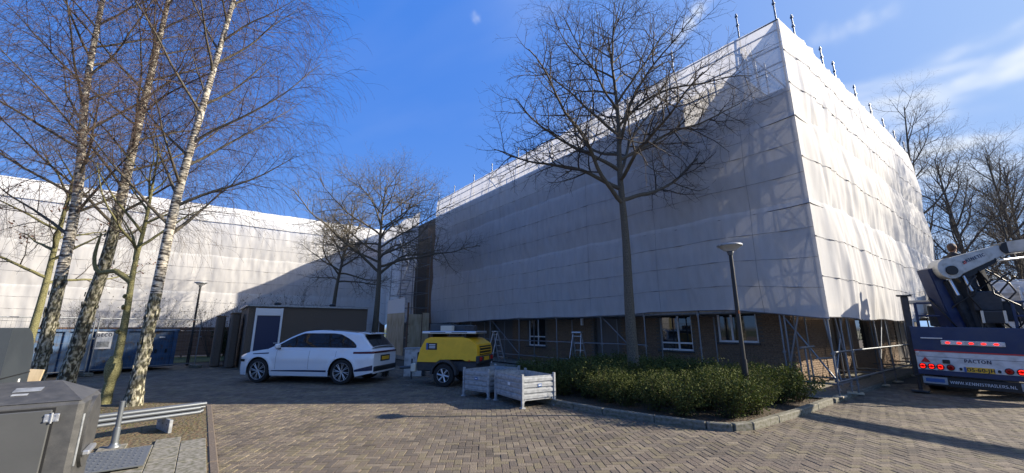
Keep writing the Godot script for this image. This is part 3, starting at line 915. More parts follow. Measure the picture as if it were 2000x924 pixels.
func birch(at: Vector3, path: Array, r: float, sz: float, label: String, sd: int, base_h := 2.6) -> void:
	rng.seed = sd
	var t := thing("birch_tree", label, "tree", at, 0, "birches on the verge")
	var gs := [G.new(), G.new(), G.new()]
	var line := bend(path, 40)
	var S := birch_style(sz)
	grow(gs, Vector3.ZERO, Vector3.UP, 1.0, r, 0, S, line)
	# split the stem: cracked dark foot and pale upper bark
	var tri: PackedInt32Array = gs[0].i
	var lo := G.new(); var hi := G.new()
	for e in [lo, hi]: e.v = gs[0].v; e.n = gs[0].n; e.c = gs[0].c
	for k in range(0, tri.size(), 3):
		var y: float = gs[0].v[tri[k]].y
		var part: G = lo if y < base_h else hi
		part.i.append_array(PackedInt32Array([tri[k], tri[k + 1], tri[k + 2]]))
	# plates of cracked bark on the foot
	for k in 34:
		var f := rng.randf() * base_h
		var a := rng.randf() * TAU
		var idx := 0
		while idx < line.size() - 2 and line[idx + 1].y < f: idx += 1
		var rr := r * (1.0 + .45 * exp(-idx * 1.4)) * .97
		var nn := Vector3(cos(a), 0, sin(a))
		lo.box(line[idx].lerp(line[idx + 1], clampf((f - line[idx].y) / max(.01, line[idx + 1].y - line[idx].y), 0, 1)) + nn * rr, Vector3(.018, rng.randf_range(.05, .2), rng.randf_range(.04, .1)), .01, Basis(Vector3.UP, -a) * Basis(rv().normalized(), .15))
	var tr := obj("trunk", hi, M.birch_bark, t)
	obj("trunk_foot", lo, M.birch_base, tr)
	obj("limbs", gs[1], M.bark, t)
	add_crown(t, gs[2], M.twig_red)
func ash(called: String, at: Vector3, path: Array, r: float, sz: float, label: String, sd: int, S: Dictionary, tw: Material, group := "") -> Node3D:
	rng.seed = sd
	var t := thing(called, label, "tree", at, 0, group)
	var gs := [G.new(), G.new()]
	grow(gs, Vector3.ZERO, Vector3.UP, 1.0, r, 0, S, bend(path, 26))
	obj("trunk", gs[0], M.bark, t)
	add_crown(t, gs[1], tw)
	return t
func trees() -> void:
	birch(Vector3(-8.27, 0, -9.35), [Vector3.ZERO, Vector3(.0, 2.4, -.05), Vector3(.1, 4.8, 0), Vector3(.36, 7.8, 0), Vector3(.7, 10.6, .1), Vector3(1.0, 14.0, .2)], .135, 1.0, "straight white birch leaning right beside the galvanised tube pile, outermost of the group", 11, 2.2)
	birch(Vector3(-11.6, 0, -11.0), [Vector3.ZERO, Vector3(.2, 2.2, 0), Vector3(.38, 3.9, 0), Vector3(.4, 7, 0), Vector3(.45, 10, 0), Vector3(.6, 15, .1)], .175, 1.15, "thick dark-footed birch in the middle of the group, before the blue skip", 12, 4.8)
	birch(Vector3(-11.0, 0, -9.8), [Vector3.ZERO, Vector3(-.02, 2.5, 0), Vector3(-.14, 5.1, 0), Vector3(-.5, 8, .1), Vector3(-.83, 11.2, 0), Vector3(-1.0, 14.5, 0)], .14, 1.1, "pale birch rising behind the two waste columns", 13, 2.8)
	# small pruned tree with a crooked fork
	rng.seed = 21
	var t := thing("pruned_tree", "thin greenish tree with a crooked fork and pruning knots between the birches", "tree", Vector3(-9.15, 0, -9.6))
	var gs := [G.new(), G.new()]
	var S := ash_style(.62, .8)
	S.start[0] = .5
	S.kids[0] = 12
	S.trop = [.0, .02, .03, .03, .02]
	grow(gs, Vector3.ZERO, Vector3.UP, 1.0, .1, 0, S, bend([Vector3.ZERO, Vector3(.1, .9, 0), Vector3(.1, 2.0, 0), Vector3(.05, 3.1, 0), Vector3(.1, 4.4, 0), Vector3(.05, 6.2, 0)], 22))
	gs[0].tube(bend([Vector3(.07, 2.75, 0), Vector3(-.3, 3.0, .1), Vector3(-.62, 2.95, .15), Vector3(-.75, 3.3, .2), Vector3(-.72, 3.9, .2)], 12), PackedFloat32Array([.08, .07, .065, .06, .055, .05, .045, .04, .038, .035, .03, .025, .02]), 7)
	gs[0].lathe(PackedVector2Array([Vector2(.1, .5), Vector2(.14, .64), Vector2(.155, .78), Vector2(.14, .92), Vector2(.09, 1.05)]), 10, Transform3D(Basis.IDENTITY, Vector3(.06, 0, 0)))
	for k in [[1.6, .4], [2.15, 2.4], [2.4, .9]]:
		gs[0].lathe(PackedVector2Array([Vector2(.055, -.02), Vector2(.06, .02), Vector2(.035, .035), Vector2(.0, .02)]), 8, Transform3D(Basis(Vector3.RIGHT, PI / 2) * Basis(Vector3.BACK, k[1] - 1.2), Vector3(.09, k[0], .09)))
	obj("trunk", gs[0], M.bark_green, t)
	add_crown(t, gs[1], M.twig)
	# slim oak with last year's leaves
	rng.seed = 22
	t = thing("young_oak", "slim young oak keeping a few brown leaves at the far left", "tree", Vector3(-15.4, 0, -13.2))
	gs = [G.new(), G.new()]
	S = ash_style(.75, .9)
	S.start[0] = .32
	S.ang = [85, 60, 55, 55]
	S.trop = [.0, .01, .02, .02, .02]
	grow(gs, Vector3.ZERO, Vector3.UP, 1.0, .13, 0, S, bend([Vector3.ZERO, Vector3(.1, 2.5, 0), Vector3(.1, 5, 0), Vector3(.2, 9, 0)], 22))
	obj("trunk", gs[0], M.bark_green, t)
	add_crown(t, gs[1], M.twig)
	var lg := G.new()
	for k in 200:
		var cl: Vector3 = gs[1].v[rng.randi() % gs[1].v.size()]
		if cl.y > 6.0 or cl.y < 2.2 or nz.get_noise_3dv(cl * 60) < .05: continue
		for j in 5:
			var q := cl + rv() * .12
			var a := rv().normalized(); var b := a.cross(rv()).normalized()
			lg.q(q, q + a * .035 + b * .03, q + a * .1, q + a * .035 - b * .03)
	var lo := obj("dead_leaves", lg, M.dead_leaf, t)
	lo.set_meta("kind", "stuff")
	# the tree before the long face
	ash("street_tree", Vector3(3.19, .05, -11), [Vector3.ZERO, Vector3(-.02, 2, 0), Vector3(.0, 4, 0), Vector3(-.05, 6, 0), Vector3(.0, 8, 0), Vector3(-.15, 10.6, 0)], .165, 1.0, "leafless ash tree standing in the shrub bed, crown before the long shaded face", 31, street_style(1.0), M.twig)
	ash("street_tree", Vector3(-7.4, 0, -22), [Vector3.ZERO, Vector3(.1, 2, 0), Vector3(.1, 4.4, 0), Vector3(.0, 6.5, 0), Vector3(.1, 9.6, 0)], .2, 1.0, "leafless tree with spreading crown behind the flat-roofed brick shed, taller of two", 33, street_style(1.2), M.twig_pale)
	var s3 := street_style(.85)
	ash("street_tree", Vector3(-11.4, 0, -26), [Vector3.ZERO, Vector3(.0, 2, 0), Vector3(.1, 4.4, 0), Vector3(.4, 6.5, 0), Vector3(.8, 9.6, 0)], .17, 1.0, "smaller leafless tree behind the shed, its crown against the wing", 34, s3, M.twig_pale)
	# wood beyond the end face, and two more off to the right whose shade falls on the cloth
	var far := [[31.0, -30.0, 19.5, 41, 1.5, "tall feathery bare tree rising past the far end of the sunlit sheeting"], [35.5, -31.5, 15.5, 42, 1.45, "dense bare tree behind the crane boom, next to the feathery one"], [40.5, -32.0, 16.0, 43, 1.5, "dense bare tree behind the white truck cab"], [35.0, -37.5, 17.5, 44, 1.5, "bare tree in the second row behind the crane"], [33.5, -26.5, 10.5, 45, 1.1, "lower bare tree just behind the operator's head"], [47.0, -36.0, 17.0, 46, 1.6, "bare tree at the far right end of the wood"], [33.0, -17.2, 15.0, 47, 1.3, "bare tree on the sunny side whose shade dapples the end face"], [37.0, -20.4, 16.0, 48, 1.4, "second bare tree on the sunny side, farther from the truck"]]
	var first := []
	for f in far:
		if f[3] > 43:
			var src: Node3D = first[1 + f[3] % 2]
			var o2 := dup(src, Vector3(f[0], 0, f[1]), f[3] * 1.7, f[5], "bare_tree")
			o2.scale = Vector3.ONE * (f[2] / 15.8)
			continue
		var S2 := ash_style(f[4], 1.0)
		S2.start[0] = .16
		S2.trop = [.0, .07, .06, .04, .02]
		S2.ang = [58, 48, 48, 48]
		S2.kids = [26, 10, 9, 4]
		S2.rad[3] = .009
		if f[3] == 41: S2.wob = [.05, .1, .12, .12, .14]; S2.trop = [.0, .1, .05, -.01, -.04]; S2.kids = [18, 9, 9, 4]
		var hh: float = f[2]
		first.append(ash("bare_tree", Vector3(f[0], 0, f[1]), [Vector3.ZERO, Vector3(.3, hh * .25, 0), Vector3(.2, hh * .5, .2), Vector3(.8 if f[3] == 41 else .2, hh * .75, 0), Vector3(1.4 if f[3] == 41 else .0, hh, 0)], .24, 1.0, f[5], f[3], S2, M.twig, "trees beyond the end face"))
func street_style(sz: float) -> Dictionary:
	var S := ash_style(sz, 1.0)
	S.start[0] = .46
	S.kids = [24, 11, 9, 4]
	S.rad = [.08 * sz, .026 * sz, .011 * sz, .007 * sz]
	S.trop = [.02, .006, .03, .05, .07]
	S.wob = [.05, .16, .2, .2, .2]
	S.ang = [90, 60, 58, 60]
	S.ang_end = [42, 46, 50, 45]
	S.len = [4.9 * sz, 1.6 * sz, .75 * sz, .2 * sz]
	S.tip = [.45, .6, .7, 1.0]
	return S
func shrub_mesh(sd: int, leaves: int, w: float, h: float, m: Material, leaf := .03) -> Array:
	rng.seed = sd
	var st := G.new()
	var g := G.new()
	var tips := []
	for k in 46:
		var a := rng.randf() * TAU
		var lean := sqrt(rng.randf())
		var top := Vector3(cos(a) * w * .5 * lean, h * (1.0 - .42 * lean * lean) * rng.randf_range(.8, 1.12), sin(a) * w * .5 * lean)
		var path := bend([Vector3(cos(a), 0, sin(a)) * .06, top * Vector3(.55, .55, .55), top], 5)
		st.tube(path, PackedFloat32Array([.006, .005, .004, .003, .003, .002]), 3)
		tips.append(path)
	for k in leaves:
		var path: PackedVector3Array = tips[rng.randi() % tips.size()]
		var f := sqrt(rng.randf()) * 4.99
		var q := path[int(f)].lerp(path[int(f) + 1], f - int(f)) + rv() * (.085 if rng.randf() < .85 else .16)
		if q.y < .02: q.y = .02 + rng.randf() * .1
		var a := (rv() + Vector3(q.x, .1, q.z) * 1.4).normalized()
		var b := a.cross(rv()).normalized()
		var s := leaf * rng.randf_range(.6, 1.25)
		g.col = Color.WHITE * rng.randf_range(.6, 1.3)
		if rng.randf() < .06: g.col = Color(1.35, 1.3, 1.1) * rng.randf_range(.8, 1.3)
		g.q(q, q + a * s * .55 + b * s * .33, q + a * s * 1.2, q + a * s * .55 - b * s * .33)
	return [st.mesh(M.twig), g.mesh(m)]
func plants() -> void:
	var kinds := [shrub_mesh(61, 3600, 1.3, .9, M.leaf, .042), shrub_mesh(62, 3600, 1.35, .95, M.leaf, .042), shrub_mesh(63, 3400, 1.25, .92, M.leaf, .04)]
	var wand := [shrub_mesh(64, 700, .9, 1.12, M.leaf_pale, .028)]
	rng.seed = 70
	var k := 0
	for a in 9:
		for b in 13:
			var p := Vector2(-1.05 - a * .62 + rng.randf_range(-.16, .16), -.62 - b * .62 + rng.randf_range(-.16, .16))
			var w := loc2(p.x, p.y)
			var ok := Geometry2D.is_point_in_polygon(w, bed)
			for e in bed.size() - 1:
				if e < 9 and Geometry2D.get_closest_point_to_segment(w, bed[e], bed[e + 1]).distance_to(w) < .36: ok = false
			if not ok or p.y < -6.3: continue
			var edge := false
			var t := thing("shrub", "low green evergreen shrub growing with others in the kerbed bed", "shrub", Vector3(w.x, .05, w.y), rng.randf() * TAU, "shrubs in the kerbed bed")
			var kd: Array = kinds[k % 3]
			t.scale = Vector3.ONE * rng.randf_range(.74, .98)
			inst("stems", kd[0], t)
			var lv := inst("foliage", kd[1], t)
			lv.set_meta("kind", "stuff")
			if k % 4 == 1:
				var wd := inst("wands", wand[0][1], t)
				wd.set_meta("kind", "stuff")
			k += 1
	var ev := shrub_mesh(65, 5200, 2.0, 2.0, M.leaf_dark, .06)
	var t := thing("evergreen_bush", "dark evergreen bush beside the timber fence and the shed", "bush", Vector3(-14.6, 0, -21.6))
	inst("stems", ev[0], t)
	inst("foliage", ev[1], t).set_meta("kind", "stuff")
	var wd2 := shrub_mesh(66, 1200, .8, .75, M.leaf_dark, .035)
	t = thing("weedy_bush", "small dark bush between the car's tail and the pale cabinet", "bush", Vector3(-4.5, 0, -15.0))
	inst("stems", wd2[0], t)
	inst("foliage", wd2[1], t).set_meta("kind", "stuff")
	# leafless garden shrubs before the wing
	var spots := [[-13.2, -25.5, 4.6, 1.2], [-15.5, -26.5, 4.0, 1.0], [-17.6, -24.6, 3.8, 1.0], [-19.8, -23.4, 3.6, 1.0], [-21.8, -21.2, 3.3, .9], [-15.0, -24.0, 3.2, .9]]
	var labels := ["tallest leafless garden shrub, twigs above the shed roof", "leafless garden shrub between the shed and the far lamp post", "leafless garden shrub just behind the far lamp post", "leafless garden shrub above the blue skip's end", "leafless garden shrub above the middle of the blue skip", "low leafless shrub beside the dark evergreen bush"]
	for j in spots.size():
		rng.seed = 80 + j
		var g := G.new()
		var lf := G.new()
		for s in 26:
			var a := rng.randf() * TAU
			var S := {"levels": 3, "seg": [.3, .2, .15], "taper": [.8, .7, .5], "wob": [.08, .14, .16], "trop": [.03, .03, .02], "mesh": [0, 0, 0], "sides": [3, 3, 3], "kids": [9, 4], "ref": [1, 1.0], "start": [.3, .2], "ang": [40, 40], "ang_end": [30, 35], "len": [.9, .4], "tip": [.6, .7], "rad": [.006, .004]}
			grow([g], Vector3(cos(a), 0, sin(a)) * .25, Vector3(cos(a) * .35, 1, sin(a) * .35).normalized(), spots[j][2] * rng.randf_range(.6, 1.0), .014, 0, S)
		for s in 260:
			var q := g.v[rng.randi() % g.v.size()]
			if q.y < 1.4: continue
			var a := rv().normalized(); var b := a.cross(rv()).normalized()
			lf.q(q, q + a * .04 + b * .02, q + a * .09, q + a * .04 - b * .02)
		var sb := thing("garden_shrub", labels[j], "shrub", Vector3(spots[j][0], 0, spots[j][1]), 0, "garden shrubs before the wing")
		obj("stems", g, M.twig_pale if j % 2 == 1 else M.twig, sb)
		obj("leaves", lf, M.leaf_dark, sb).set_meta("kind", "stuff")
	# ground litter on the verge
	rng.seed = 95
	var gr := G.new()
	for j in 5200:
		var p := Vector2(rng.randf_range(-13, -5.2), rng.randf_range(-11, -7.0))
		if not Geometry2D.is_point_in_polygon(p, island): continue
		if nz.get_noise_2d(p.x * 60, p.y * 60) < -.15: continue
		var q := Vector3(p.x, .03, p.y)
		var up := (Vector3.UP + rv() * .9).normalized()
		var b := up.cross(rv()).normalized() * .0035
		gr.col = [Color(.9, .8, .5), Color(.55, .75, .35), Color(.8, .6, .4)][rng.randi() % 3] * rng.randf_range(.7, 1.3)
		gr.t(q - b, q + b, q + up * rng.randf_range(.02, .06))
	var go := obj("verge_grass", gr, M.leaf_pale)
	go.set_meta("kind", "stuff")
	go.set_meta("label", "sparse dry grass blades on the verge under the birches")
	go.set_meta("category", "grass")
	# dead leaves along the bed kerb
	var dl := G.new()
	for j in 900:
		var e := rng.randi() % 9
		var w: Vector2 = bed[e].lerp(bed[e + 1], rng.randf())
		var cen := loc2(-2.6, -3.2)
		var q2 := w + (cen - w).normalized() * rng.randf_range(.1, .6) if rng.randf() < .75 else w + (w - cen).normalized() * rng.randf_range(.1, .35)
		var y := .07 if Geometry2D.is_point_in_polygon(q2, bed) else .008
		var a := Vector3(rng.randf_range(-1, 1), rng.randf_range(0, .25), rng.randf_range(-1, 1)).normalized()
		var b := a.cross(Vector3.UP).normalized()
		var q := Vector3(q2.x, y, q2.y)
		dl.q(q, q + a * .012 + b * .01, q + a * .032, q + a * .012 - b * .01)
	var dlo := obj("fallen_leaves", dl, M.dead_leaf)
	dlo.set_meta("kind", "stuff")
	dlo.set_meta("label", "brown fallen leaves along the kerb of the shrub bed")
	dlo.set_meta("category", "leaves")
# ---------------------------------------------------------------- white car
func lerp_tab(tab: Array, x: float) -> float:
	if x <= tab[0][0]: return tab[0][1]
	for k in tab.size() - 1:
		if x <= tab[k + 1][0]:
			var t: float = (x - tab[k][0]) / (tab[k + 1][0] - tab[k][0])
			var p0: float = tab[max(k - 1, 0)][1]; var p3: float = tab[min(k + 2, tab.size() - 1)][1]
			var a: float = tab[k][1]; var b: float = tab[k + 1][1]
			return lerpf(lerpf(a, b, t), cubic_interpolate(a, b, p0, p3, t), .55)
	return tab[tab.size() - 1][1]
const BELT := [[-2.5, .98], [-2.46, 1.06], [-2.3, 1.12], [-1.8, 1.13], [-.5, 1.10], [.95, 1.09], [1.3, 1.06], [1.8, .99], [2.15, .89], [2.32, .78], [2.4, .68]]
const ROOF := [[-2.42, 1.12], [-2.1, 1.42], [-1.98, 1.55], [-1.6, 1.60], [-1.0, 1.645], [-.4, 1.665], [.1, 1.63], [.5, 1.47], [.95, 1.22], [1.2, 1.08]]
const PLAN := [[-2.5, .80], [-2.42, .87], [-2.2, .93], [-1.7, .965], [0.0, .97], [1.5, .965], [2.0, .92], [2.25, .84], [2.4, .68]]
func car_w(x: float, y: float) -> float:
	var w := lerp_tab(PLAN, x)
	w -= .05 * pow(clampf((.5 - y) / .3, 0, 1), 2.0)
	w -= .075 * pow(clampf((y - .72) / .45, 0, 1), 2.0)
	w += .012 * exp(-pow((y - .78) / .05, 2.0))
	for a in [-1.49, 1.49]: w += .022 * exp(-pow((Vector2(x - a, y - .39).length() - .47) / .07, 2.0))
	if y > 1.09: w -= (y - 1.09) * .42
	return w
func car_low(x: float) -> float:
	var yb := .24
	for a in [-1.49, 1.49]:
		var dx: float = absf(x - a)
		if dx < .435: yb = max(yb, .39 + sqrt(.435 * .435 - dx * dx))
	if x < -1.92: yb = max(yb, .24 + (-1.92 - x) * .22)
	return yb
func side_patch(g: G, xs: Array, lo: Callable, hi: Callable, off: float, nv := 5) -> void:
	for s in [-1.0, 1.0]:
		g.grid(func(a: int, b: int) -> Vector3:
			var x: float = xs[a]
			var y := lerpf(lo.call(x), hi.call(x), float(b) / nv)
			return Vector3(x, y, s * (car_w(x, y) + off)), xs.size() - 1, nv, s > 0)
func steps(a: float, b: float, n: int) -> Array:
	var o := []
	for k in n + 1: o.append(lerpf(a, b, float(k) / n))
	return o
func wheel(parent: Node, at: Vector3, r: float, w: float, out: float, spokes: int, rimr: float, m_rim: Material, twin := true) -> void:
	var h := Node3D.new()
	h.name = "wheel"
	parent.add_child(h, true)
	h.position = at
	var xf := Transform3D(Basis(Vector3.RIGHT, PI / 2), Vector3.ZERO)
	var g := G.new()
	g.lathe(PackedVector2Array([Vector2(rimr, -w / 2), Vector2(r * .93, -w / 2), Vector2(r * .985, -w * .42), Vector2(r, -w * .3), Vector2(r, w * .3), Vector2(r * .985, w * .42), Vector2(r * .93, w / 2), Vector2(rimr, w / 2), Vector2(rimr * .97, 0), Vector2(rimr, -w / 2)]), 36, xf)
	obj("tyre", g, M.rubber, h)
	g = G.new()
	g.cyl(Vector3(0, 0, out * w * .1), Vector3(0, 0, out * w * .2), rimr * .97, 28)
	obj("brake_dish", g, M.black, h)
	g = G.new()
	g.lathe(PackedVector2Array([Vector2(rimr * .95, out * w * .35), Vector2(rimr * 1.0, out * w * .49), Vector2(rimr * .95, out * w * .52), Vector2(rimr * .92, out * w * .35)]), 36, xf)
	g.cyl(Vector3(0, 0, out * w * .2), Vector3(0, 0, out * w * .46), rimr * .16, 12)
	for k in spokes:
		var a := TAU * k / spokes
		for s in ([-1.0, 1.0] if twin else [0.0]):
			var b1 := Vector3(cos(a + s * .02), sin(a + s * .02), 0)
			var b2 := Vector3(cos(a + .18 + s * .11), sin(a + .18 + s * .11), 0)
			var p0 := b1 * rimr * .14 + Vector3(0, 0, out * w * .42); var p1 := b2 * rimr * .95 + Vector3(0, 0, out * w * .48)
			g.tube(PackedVector3Array([p0, p1]), PackedFloat32Array([.014 if twin else .03, .012 if twin else .035]), 4, true)
	obj("rim", g, m_rim, h)
func car() -> void:
	var c := thing("parked_car", "white station-wagon SUV with tinted windows parked in the shade before the shed", "car", Vector3(-6.47, 0, -13.95), 2.986)
	c.scale = Vector3.ONE * .955
	var xs := []
	for x in steps(-2.5, 2.4, 100): xs.append(x)
	for a in [-1.49, 1.49]:
		for e in [-.4349, -.43, -.42, .42, .43, .4349]: xs.append(a + e)
	xs.sort()
	var g := G.new()
	var NV := 26
	g.grid(func(a: int, b: int) -> Vector3:
		var x: float = xs[a]
		var lo := car_low(x); var hi := lerp_tab(BELT, x)
		if b <= 10:
			var y := lerpf(lo, hi, b / 10.0)
			return Vector3(x, y, -car_w(x, y))
		if b >= 16:
			var y := lerpf(hi, lo, (b - 16) / 10.0)
			return Vector3(x, y, car_w(x, y))
		var f := (b - 13) / 3.0
		var w := car_w(x, hi)
		return Vector3(x, hi + .05 * (1.0 - f * f) * (1.0 if x > .9 else .3) + .0, f * w), xs.size() - 1, NV, false)
	for e in [0, xs.size() - 1]:
		var x: float = xs[e]
		var lo := car_low(x); var hi := lerp_tab(BELT, x)
		var dx := .03 if e > 0 else -.03
		for k in 8:
			var y0 := lerpf(lo, hi, k / 8.0); var y1 := lerpf(lo, hi, (k + 1) / 8.0)
			g.qo(Vector3(x, y0, -car_w(x, y0)), Vector3(x, y0, car_w(x, y0)), Vector3(x, y1, car_w(x, y1)), Vector3(x, y1, -car_w(x, y1)), Vector3(0, .6, 0))
	obj("body", g, M.car_white, c)
	# cabin
	g = G.new()
	var cx := steps(-2.42, 1.2, 50)
	g.grid(func(a: int, b: int) -> Vector3:
		var x: float = cx[a]
		var hi := lerp_tab(ROOF, x)
		var lo := 1.06
		if b <= 6:
			var y := lerpf(lo, hi, b / 6.0)
			return Vector3(x, y, -car_w(x, y))
		if b >= 14:
			var y := lerpf(hi, lo, (b - 14) / 6.0)
			return Vector3(x, y, car_w(x, y))
		var f := (b - 10) / 4.0
		return Vector3(x, hi + .045 * (1.0 - pow(absf(f), 2.5)), f * car_w(x, hi)), cx.size() - 1, 20, false)
	obj("cabin", g, M.car_white, c)
	g = G.new()
	var hi_glass := func(x: float) -> float: return max(1.135, min(lerp_tab(ROOF, x) - .055, 1.58 - max(0.0, -1.0 - x) * .12) if x > -1.3 else lerpf(1.135, 1.53, clampf((x + 1.92) / .62, 0, 1) ** .6))
	side_patch(g, steps(-1.9, .92, 40), func(x): return 1.13, hi_glass, .006, 4)
	obj("side_window", g, M.dark_glass, c)
	g = G.new()   # windscreen and tailgate glass
	g.grid(func(a: int, b: int) -> Vector3:
		var x := lerpf(.14, 1.1, a / 14.0)
		var f := (b - 5) / 5.0 * .93
		var hi := lerp_tab(ROOF, x)
		return Vector3(x + .004, hi + .045 * (1.0 - pow(absf(f), 2.5)) + .006, f * car_w(x, hi)), 14, 10, false)
	obj("windscreen", g, M.dark_glass, c)
	g = G.new()
	g.grid(func(a: int, b: int) -> Vector3:
		var x := lerpf(-2.4, -2.04, a / 10.0)
		var f := (b - 5) / 5.0 * .9
		var hi := lerp_tab(ROOF, x)
		return Vector3(x - .008, hi + .045 * (1.0 - pow(absf(f), 2.5)) + .008, f * car_w(x, hi)), 10, 10, false)
	obj("rear_window", g, M.dark_glass, c)
	g = G.new()   # roof glass
	g.grid(func(a: int, b: int) -> Vector3:
		var x := lerpf(-1.75, .12, a / 14.0)
		var f := (b - 5) / 5.0 * .86
		var hi := lerp_tab(ROOF, x)
		return Vector3(x, hi + .045 * (1.0 - pow(absf(f), 2.5)) + .006, f * car_w(x, hi)), 14, 10, false)
	obj("roof_panel", g, M.dark_glass, c)
	boxp("spoiler", c, Vector3(-2.08, 1.575, 0), Vector3(.3, .035, 1.22), M.car_white, .015, Basis(Vector3.BACK, .12))
	# trims
	g = G.new()
	side_patch(g, steps(-1.05, 1.05, 12), func(x): return .375, func(x): return .43 - max(0.0, x + .2) * .02, .004, 1)
	side_patch(g, steps(-2.48, -1.94, 8), func(x): return .40 + (-1.94 - x) * .06, func(x): return .46 + (-1.94 - x) * .24, .006, 2)
	obj("lower_trim", g, M.navy, c)
	g = G.new()
	for x0 in [.86, -.32, -1.26]:
		side_patch(g, steps(x0 - .004, x0 + .004, 1), func(x): return .45, func(x): return 1.11, .0025, 6)
	obj("door_gap", g, M.black, c)
	g = G.new()
	for x0 in [-.12, -1.1]: side_patch(g, steps(x0 - .12, x0 + .1, 2), func(x): return .93, func(x): return .955, .008, 1)
	obj("door_handle", g, M.car_white, c)
	g = G.new()
	side_patch(g, steps(1.15, 1.75, 6), func(x): return .925 - (x - 1.15) * .04, func(x): return .965 - (x - 1.15) * .06, .004, 1)
	obj("wing_vent", g, M.navy, c)
	g = G.new()
	side_patch(g, steps(-2.49, -1.85, 10), func(x): return .945, func(x): return 1.02 - (x + 2.49) * .02, .006, 2)
	g.box(Vector3(-2.505, .985, 0), Vector3(.03, .06, 1.6), .01)
	obj("tail_light", g, M.tail_dark, c)
	g = G.new()
	side_patch(g, steps(2.05, 2.36, 6), func(x): return .66, func(x): return .74, .005, 2)
	obj("headlight", g, M.dark_glass, c)
	boxp("rear_bumper", c, Vector3(-2.5, .47, 0), Vector3(.09, .16, 1.58), M.black, .03)
	boxp("diffuser", c, Vector3(-2.47, .36, 0), Vector3(.1, .08, 1.5), M.car_white, .02)
	var pl := boxp("number_plate", c, Vector3(-2.512, .78, 0), Vector3(.012, .11, .52), M.plate_yellow, .003)
	boxp("plate_recess", c, Vector3(-2.5, .78, 0), Vector3(.012, .2, .68), M.black, .01)
	for s in [-1.0, 1.0]:
		var mr := Node3D.new()
		mr.name = "mirror"
		c.add_child(mr, true)
		boxp("shell", mr, Vector3(.78, 1.17, s * 1.05), Vector3(.13, .15, .2), M.car_white, .04)
		boxp("foot", mr, Vector3(.8, 1.09, s * .95), Vector3(.1, .04, .16), M.black, .01)
	boxp("underbody", c, Vector3(0, .48, 0), Vector3(4.3, .5, 1.36), M.black, .05)
	for x in [-1.49, 1.49]:
		for s in [-1.0, 1.0]: wheel(c, Vector3(x, .385, s * .83), .385, .26, s, 8, .285, M.rim)
	boxp("bay_lining", c, Vector3(1.49, .62, 0), Vector3(.86, .3, 1.5), M.black, .02)
	boxp("bay_lining", c, Vector3(-1.49, .62, 0), Vector3(.86, .3, 1.5), M.black, .02)
